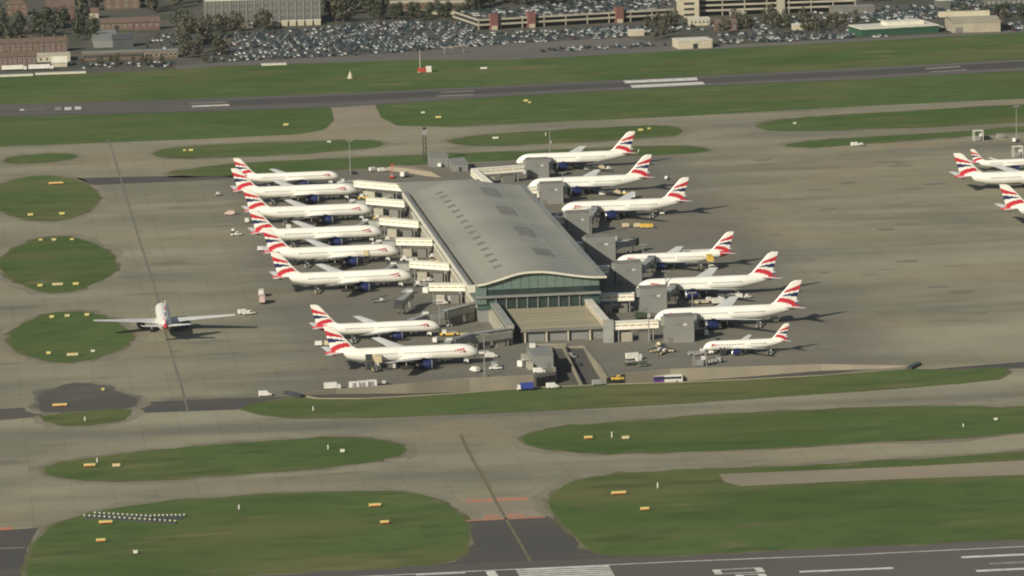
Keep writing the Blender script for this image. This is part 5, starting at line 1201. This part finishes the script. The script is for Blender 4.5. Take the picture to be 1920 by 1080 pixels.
for k in range(6):
    block(-2+k*21.5, 19+k*21.5, 101-k*.75, 7.0, 9, BRICK, ROOFT, 'red brick terraced house behind the airfield-edge row, %s of the upper row' % HN[k], 'house', 2, 2, None, (1.1,1.7), 'gable', 2.4, extra=chimney, name='terraced_house')
block(70, 132, 117, 3.4, 22, CREAM, CREAM, 'low cream flat-roofed hall beside the brick terraces', cols=5, rws=1, wm=CREAM)
block(98, 126, 126, 3.0, 12, CREAM, TRIM, 'small cream building with pale gabled roof near the airfield edge', roof='gable', rh=3.2)
block(155, 268, 114, 4.6, 10, BRICKB, ROOFB, 'long low brick building with a row of dark windows', cols=14, rws=1, wm=OFFICE, wsize=(2.2,1.6))
block(270, 334, 110.5, 4.6, 10, BRICKB, ROOFB, 'shorter low brick building east of the long window row', cols=7, rws=1, wm=TRIM, wsize=(1.8,1.8))
block(176, 222, 90, 5.0, 60, GREYCLAD, ROOFB, 'pale grey flat-roofed shed with a white end wall')
block(212, 250, 89, 5.6, 12, ROOFD, ROOFD, 'dark blue-black shed between the pale shed and parked cars', roof='gable', rh=2.6)
block(344, 377, 86, 4.6, 14, ROOFD, ROOFD, 'dark gabled shed beside the diagonal lane of cars', roof='gable', rh=2.4)
block(188, 250, 58, 5.2, 10, BRICKB, ROOFT, 'long brown brick house with tiled roof among trees', cols=6, rws=1, roof='gable', rh=3, door=True)
block(252, 300, 57, 5.8, 10, BRICK, ROOFT, 'red brick house with tiled roof next to the long brown one', cols=4, rws=1, roof='gable', rh=3)
block(88, 140, 41, 10.5, 16, BRICK, ROOFT, 'tall red brick building with a dark arched entrance among dark trees', cols=2, rws=2, wm=CREAM, wsize=(2.0,2.6), roof='gable', rh=4, door=True)
block(12, 52, 30, 8, 12, BRICK, ROOFT, 'red brick villa with hipped roof at the top corner', cols=3, rws=2, roof='hip', rh=4)
block(150, 185, 36, 4.4, 10, CREAM, BRICK, 'small cream cottage with red roof among the trees', roof='gable', rh=2.6, cols=2, rws=1)
block(196, 262, 18, 7.0, 14, BRICKB, ROOFD, 'dark-roofed brick house at the top edge of the view', roof='hip', rh=4, cols=4, rws=2)
def pilasters(t, wd, dpt, h):
    p0 = None
    for k in range(15):
        x = -wd/2+wd*k/14
        if p0 is None: b = MB(); b.box(-.45,.45,-.35,0,0,h); p0 = b.build('pilaster', TOWERG, t); p0.location = (x,-dpt/2,0)
        else: inst(p0, t, (x,-dpt/2,0))
    b = MB(); b.box(-wd*.30, wd*.32, -dpt/2+3, dpt/2-2, h+.4, h+2.2); b.build('roof_plant', TRIM, t)
block(387, 600, 52, 18.0, 34, OFFICE, TRIM, 'large grey office block with vertical pilasters behind the car park', cols=14, rws=4, wm=OFFICE, wsize=(3.0,2.2), extra=pilasters)
for k in range(6):
    x = 512+k*15.5; block(x, x+12, 49.8-k*.5, 3.2, 5, CREAM, TRIM, 'cream hut in the row before the grey office block, %s from the west' % HN[k].replace('westernmost','first'), 'hut', name='hut')
block(452, 474, 53.5, 3.0, 6, CREAM, TRIM, 'single cream hut at the west end before the grey office block', 'hut', name='hut')
block(733, 815, 27, 7.5, 16, BRICK, CREAM, 'red brick building with broad cream flat roof above the car park', cols=8, rws=2, wm=CREAM)
block(828, 874, 25, 7.0, 14, BRICK, CREAM, 'smaller red brick building with cream roof beside a bigger one', cols=5, rws=2, wm=CREAM)
block(752, 822, 29.5, 2.6, 5, CREAM, CREAM, 'low cream porch range in front of the big red brick building')
block(838, 862, 28, 2.6, 5, CREAM, CREAM, 'short cream porch before the smaller red brick building')
block(1272, 1336, 92.5, 5.0, 18, CREAM, TRIM, 'white flat shed with a dark doorway on the airfield edge', door=True, slope=-.045)
block(1314, 1334, 90.5, 3.6, 8, CREAM, TRIM, 'small white annex east of the flat shed')
block(1293, 1331, 49, 4.6, 10, CREAM, TRIM, 'small pale building with white flat roof below the concrete car park', cols=5, rws=1)
block(1372, 1398, 37, 4.4, 9, CREAM, TRIM, 'small cream building with flat roof west of the second concrete tower')
block(1342, 1362, 58, 5.0, 9, BRICK, BRICKB, 'red brick house by the road, western of two', 'house', 2, 2, roof='gable', rh=2.4, name='house')
block(1364, 1382, 57, 5.0, 9, BRICK, ROOFT, 'red brick house by the road, eastern of two', 'house', 2, 2, roof='gable', rh=2.4, name='house')
block(1488, 1514, 57, 3.2, 10, CREAM, TRIM, 'low white kiosk on the verge behind parked cars')
block(1560, 1640, 26, 4.0, 12, CONCD, ROOFB, 'low grey building behind the eastern car lot')
block(1758, 1782, 18, 6, 12, OFFICE, TRIM, 'small white-roofed building at the top edge, eastern side')
block(1850, 1925, 12, 8, 16, OFFICE, ROOFB, 'grey office block at the top east corner', cols=8, rws=2)
block(1180, 1208, 68, 3.4, 8, CREAM, TRIM, 'pale gatehouse with flat roof at the car park exit')
# filling station: green fascia under a white canopy
fs = block(1616, 1760, 69, 4.6, 26, GREENS, TRIM, 'green filling station with long white canopy roof at the airfield edge', slope=-.055, parapet=.7)
b = MB(); b.box(-6, 20, -4, 8, 5.3, 7.6); b.build('upper_roof', TRIM, fs)
b = MB(); b.box(24, 31, -11, 4, 3.0, 3.6); b.build('forecourt_canopy', TRIM, fs)
b = MB(); b.box(-26, 26, -13.2, -13.05, 3.2, 4.5); b.build('fascia', GREENS, fs)
wh_ = block(1786, 1876, 62, 7.0, 34, WARE, WARE, 'plain tan warehouse with shallow roof at the airfield edge', roof='gable', rh=2.0, slope=-.03)
b = MB(); b.box(-20, 14, 16, 20, 7, 10.5); b.build('rear_lean_to', CREAM, wh_)
b = MB(); b.box(-14, -9, -17.1, -17.0, 0, 3.6); b.build('door', CONCD, wh_)
def decks(px0, px1, py, floors, fh, dpt, m, label, slope, towers, tm, th, slots):
    a, c = G(px0, py), G(px1, py+slope*(px1-px0)); wd = (c-a).length; rz = math.atan2(c.y-a.y, c.x-a.x)
    n_ = Vector((-math.sin(rz), math.cos(rz), 0)); t = empty('multi_storey_car_park', (a+c)/2+n_*dpt/2, rz, label, 'car park')
    for k in range(floors+1):
        b = MB(); b.box(-wd/2, wd/2, -dpt/2, dpt/2, k*fh-.3, k*fh); b.build('deck', CARPARK if k == floors else CONCD, t)
        if k:
            b = MB(); b.box(-wd/2, wd/2, -dpt/2-.15, -dpt/2+.05, k*fh-.35, k*fh+1.0); b.build('parapet', m, t)
            b = MB(); b.box(-wd/2-.1, -wd/2+.1, -dpt/2, dpt/2, k*fh-.35, k*fh+1.0); b.build('parapet', m, t)
    b = MB(); b.box(-wd/2+1, wd/2-1, -dpt/2+5, dpt/2-1, 0, floors*fh-.3); b.build('recess_shade', DARK if False else V_DARK, t)  # near-black core paints the shade in the gaps between decks
    nc = int(wd/14)
    for k in range(nc+1):
        x = -wd/2+.4+(wd-.8)*k/nc; b = MB(); b.box(x-.3, x+.3, -dpt/2+.1, -dpt/2+.7, 0, floors*fh-.3); b.build('column', m, t)
    for px in towers:
        x = (G(px, py+slope*(px-px0))-(a+c)/2).dot(Vector((math.cos(rz), math.sin(rz), 0)))
        b = MB(); b.box(x-2.6, x+2.6, -dpt/2-2.0, -dpt/2+4, 0, th); b.build('stair_tower', tm, t)
        b = MB(); b.box(x-1.9, x+1.9, -dpt/2-2.9, -dpt/2-2.05, 0, 2.6); b.build('stair_lobby', CREAM, t)
    # cars on the roof deck
    for yy in slots:
        x = -wd/2+3
        while x < wd/2-3:
            if rnd.random() < .72:
                p = (a+c)/2+n_*dpt/2+Vector((math.cos(rz), math.sin(rz), 0))*x+n_*yy; spots.append((p.x, p.y, floors*fh+.02, math.pi/2+rz))
            x += 2.7
    return t
decks(897, 1264, 57, 2, 3.3, 62, CONC, 'two-deck car park with red brick stair towers behind the big car park', -.056, (926,996,1161), REDT, 10.5, (-26,-20,-8,-2,10,16,26))
decks(1312, 1605, 31, 3, 3.6, 30, CONC, 'three-deck concrete car park with pale stair tower at the top edge', -.034, (1464,), CONC, 17, (-11,-4,8))
tt = block(1274, 1311, 34, 19, 12, CREAM, CONC, 'pale concrete tower with dark window bands at the top edge', 'tower', 1, 5, wm=CONC, wsize=(7.0,1.6))
# ---- cars
CARM = [mat('car_paint_'+n, c, tuple(x*.85 for x in c), .5, .3) for n, c in (('white',(.76,.76,.73)),('silver',(.46,.47,.47)),('grey',(.12,.125,.125)),('black',(.018,.018,.02)),('blue',(.03,.045,.08)),('red',(.13,.03,.028)),('green',(.02,.05,.04)))]
CARN = ['white','silver','grey','black','dark blue','red','dark green']
def car_geo(mi, b, M=None, z=0.0):
    prof = [(-2.1,.35,.85,.80),(-2.0,.3,1.0,.86),(2.0,.3,.85,.86),(2.15,.35,.6,.78)]
    vv = [(-2.1,-.85,.3),(2.15,-.85,.3),(2.15,.85,.3),(-2.1,.85,.3),(-2.1,-.85,.9),(2.1,-.82,.75),(2.1,.82,.75),(-2.1,.85,.9),(-1.7,-.8,.92),(1.0,-.8,.86),(1.0,.8,.86),(-1.7,.8,.92),(-1.2,-.66,1.45),(.25,-.66,1.45),(.25,.66,1.45),(-1.2,.66,1.45)]
    if M: vv = [M @ Vector(v) for v in vv]
    o_ = len(b.v); b.v += [tuple(v) for v in vv]
    for f, k in (((0,1,5,4),mi),((1,2,6,5),mi),((2,3,7,6),mi),((3,0,4,7),mi),((4,5,6,7),mi),((8,9,13,12),7),((9,10,14,13),7),((10,11,15,14),7),((11,8,12,15),7),((12,13,14,15),mi)):
        b.f.append(tuple(o_+i for i in f)); b.m.append(k)
def pick():
    r = rnd.random(); acc = 0
    for k, p in enumerate((.21,.16,.20,.22,.11,.04,.06)):
        acc += p
        if r < acc: return k
    return 0
spots.sort(key=lambda s: (s[1], s[0]))
cars0 = {}
PLACE = {'white':'white parked car among the crowded rows by the airfield edge'}
for (x, y, z, r) in spots[:300]:
    k = pick()
    if k not in cars0:
        b = MB(); car_geo(k, b)
        for cx in (-1.35, 1.35):
            for s in (-1, 1): b.tube((cx, s*.86-.1, .32), (cx, s*.86+.1, .32), .32, 8, 8)
        o = b.build('parked_car', CARM+[GLASSD, TYRE]); cars0[k] = o
    else: o = cars0[k].copy(); COL.objects.link(o)
    o.location = (x, y, z); o.rotation_euler = (0, 0, r)
    zn = 'in the crowded main car park' if inside(Vector((x, y, 0)), CPW) else 'by the low brick buildings west of the main car park' if x < -30 else 'on the roadside strip below the main car park' if x < 225 else 'in the long line between white shed and filling station' if x < 345 else 'around the filling station and tan warehouse'
    tag(o, '%s parked car %s' % (CARN[k], zn), 'car', '%s cars %s' % (CARN[k], zn))
b = MB()
for (x, y, z, r) in spots[300:]: car_geo(pick(), b, Matrix.Translation((x, y, z)) @ Matrix.Rotation(r, 4, 'Z'))
o = b.build('parked_cars', CARM+[GLASSD, TYRE]); o['kind'] = 'stuff'
print('cars', len(spots))
# ---- trees
def crown(seed, w_, h_, n_, density=1.0):
    r = random.Random(seed); b = MB(); cl = []
    for _ in range(11):
        a = r.uniform(0, 6.283); z = r.uniform(.12, .95); rr = math.sin(math.pi*min(1, .18+z*.78))*r.uniform(.35, .8)
        cl.append(Vector((math.cos(a)*rr*w_/2, math.sin(a)*rr*w_/2, z*h_)))
    for c in cl:
        cr = r.uniform(.22, .36)*w_; mi = r.choice((0, 0, 1))
        for _ in range(int(n_/11)):
            d = Vector((r.gauss(0,1), r.gauss(0,1), r.gauss(0,1))).normalized(); p = c+d*cr*r.random()**.4; s = r.uniform(.35,.75)
            t1 = d.orthogonal().normalized(); t1 = (Matrix.Rotation(r.uniform(0,6.28), 3, d) @ t1); t2 = d.cross(t1); tilt = d*r.uniform(-.5,.5)
            b.add([p-t1*s-t2*s*.7, p+t1*s-t2*s*.7+tilt*s, p+t1*s+t2*s*.7, p-t1*s+t2*s*.7-tilt*s], [(0,1,2,3)], mi if r.random() < .8 else 1-mi)
    return b
TV = []
for i in range(8):
    kind = (0, 0, 0, 1, 1, 2, 0, 2)[i]; w_, h_ = ((9,9),(11,10),(8,11),(10,9),(7,8),(9,10),(6,12),(8,9))[i]
    t = empty('tree', (0,0,0)); c = crown(i+3, w_, h_, 330 if kind < 2 else 200).build('crown', [LEAF[kind], LEAF[(kind+1) % 3 if kind else 1]], t); c.location = (0,0,2.2)
    b = MB(); b.tube((0,0,-.1), (0,0,2.6), .38, 8, 0, .28); b.tube((0,0,2.5), (.4,.2,h_*.8), .27, 6, 0, .06)
    for q in range(4):
        a = q*1.6+i; b.tube((0,0,2.4+q*.6), (math.cos(a)*w_*.32, math.sin(a)*w_*.32, 4.6+q*1.1), .16, 5, 0, .04)
    b.build('trunk', BARK, t); TV.append((t, kind))
used = set()
TK = ['dark leafy tree', 'olive leafy tree', 'half-bare tree']
def nth(i):
    i += 1; return 'westernmost' if i == 1 else '%d%s from the west' % (i, 'th' if 10 <= i % 100 <= 20 else {1:'st',2:'nd',3:'rd'}.get(i % 10, 'th'))
def trees(poly, n_, kinds, where, smin=.8, smax=1.3):
    pw = [G(x, y) for x, y in poly]; xs = [p.x for p in pw]; ys = [p.y for p in pw]; pts_ = []; tries = 0
    while len(pts_) < n_ and tries < 4000:
        tries += 1; p = Vector((rnd.uniform(min(xs), max(xs)), rnd.uniform(min(ys), max(ys)), 0))
        if inside(p, pw): pts_.append((p.x, p.y, rnd.choice(kinds), rnd.uniform(smin, smax), rnd.uniform(0, 6.28), rnd.uniform(.9, 1.2)))
    cnt = {}
    for (x, y, i, s, r, sz) in sorted(pts_):
        if i in used: o = copy_tree(TV[i][0])
        else: o = TV[i][0]; used.add(i)
        o.location = (x, y, .04); o.rotation_euler = (0,0,r); o.scale = (s, s, s*sz); kd = TV[i][1]; c = cnt.get(kd, 0); cnt[kd] = c+1
        tag(o, '%s %s, %s' % (TK[kd], where, nth(c)), 'tree', 'trees '+where)
trees([(-20,80),(60,82),(150,62),(170,44),(60,46),(-20,52)], 26, (0,1,2,6), 'in the dark grove behind the brick terraces')
trees([(140,30),(400,22),(400,-12),(150,-10)], 26, (0,1,3,4,2), 'along the top edge west of the office block')
trees([(345,112),(420,108),(424,60),(384,55),(330,58)], 22, (5,7,5,7,3), 'between the sheds and the crowded car park')
trees([(605,46),(735,38),(728,4),(610,6)], 34, (0,1,3,6,5), 'in the wood between office block and brick buildings')
trees([(735,41),(890,38),(885,28),(738,30)], 26, (0,1,2,0), 'in the hedge line behind the crowded car park', .55, .8)
trees([(392,62),(510,58),(505,51),(396,53)], 18, (5,3,5), 'below the grey office block', .7, 1.0)
trees([(880,30),(960,14),(960,-10),(880,2)], 14, (0,1,3), 'beside the two-deck car park')
trees([(960,14),(1260,2),(1260,-16),(960,-8)], 22, (0,3,5,1), 'behind the two-deck car park')
trees([(1340,66),(1480,58),(1480,34),(1400,36),(1345,46)], 22, (5,7,3,5), 'among the small houses below the concrete car park', .5, .9)
trees([(1200,80),(1268,72),(1268,46),(1215,50)], 9, (5,7,0), 'beside the car park exit', .6, .95)
trees([(1490,66),(1610,60),(1610,38),(1490,44)], 20, (5,7,3,4), 'on the verge west of the filling station', .45, .8)
trees([(1760,50),(1930,44),(1930,26),(1765,30)], 18, (5,7,3,0), 'behind the tan warehouse', .5, .9)
trees([(150,127),(420,120),(420,114),(150,118)], 14, (5,3,7), 'along the airfield edge by the low brick buildings', .35, .6)
trees([(140,82),(180,80),(180,62),(140,64)], 7, (1,3,0), 'around the pale grey shed', .6, 1.0)
trees([(1610,8),(1930,-4),(1930,-20),(1610,-10)], 20, (0,3,5), 'along the top edge at the east')
# hedge and white fence strips on the airfield edge
for x0, x1, y, lab in ((0,62,143,'pale concrete slab lying along the grass edge, westernmost'),(66,161,139.5,'longer pale concrete slab lying along the grass edge'),(490,537,122,'pale flat slab on the grass edge below the crowded car park')):
    a, c = G(x0, y), G(x1, y-.036*(x1-x0)); b = MB(); b.beam(a+Vector((0,0,.35)), c+Vector((0,0,.35)), 7, .7); o = b.build('concrete_slab', TRIM); tag(o, lab, 'slab')
for x0, x1, y, lab in ((18,44,132.5,'white trailer parked before the brick terraces, western one'),(70,92,131,'white trailer parked before the brick terraces, eastern one')):
    veh('long_truck', V_WHITE, (x0+x1)/2, y, -2, lab)
for x, y, lab in ((868,101,'slanted pale gantry by the bend of the perimeter road'),):
    t = empty('road_gantry', G(x-16, y), .5, lab, 'gantry'); b = MB(); b.box(-8,8,-.5,.5,4.2,5.0); b.build('beam', CREAM, t)
    for s in (-7.5, 7.5): b = MB(); b.box(s-.3,s+.3,-.3,.3,0,4.2); b.build('leg', STEEL, t)


# ------------------------------------------------------------------ air
hz = MB(); hz.box(-9100, 9100, -9100, 9100, -7, 362); o = hz.build('haze', []); o['kind'] = 'stuff'
hm = bpy.data.materials.new('haze_air'); hm.use_nodes = True; ht = hm.node_tree; ht.nodes.remove(ht.nodes['Principled BSDF'])
pv = ht.nodes.new('ShaderNodeVolumePrincipled'); pv.inputs['Density'].default_value = 0.000014; pv.inputs['Color'].default_value = (0.90, 0.95, 0.97, 1); pv.inputs['Anisotropy'].default_value = 0.2
ht.links.new(pv.outputs[0], ht.nodes['Material Output'].inputs['Volume']); o.data.materials.append(hm)
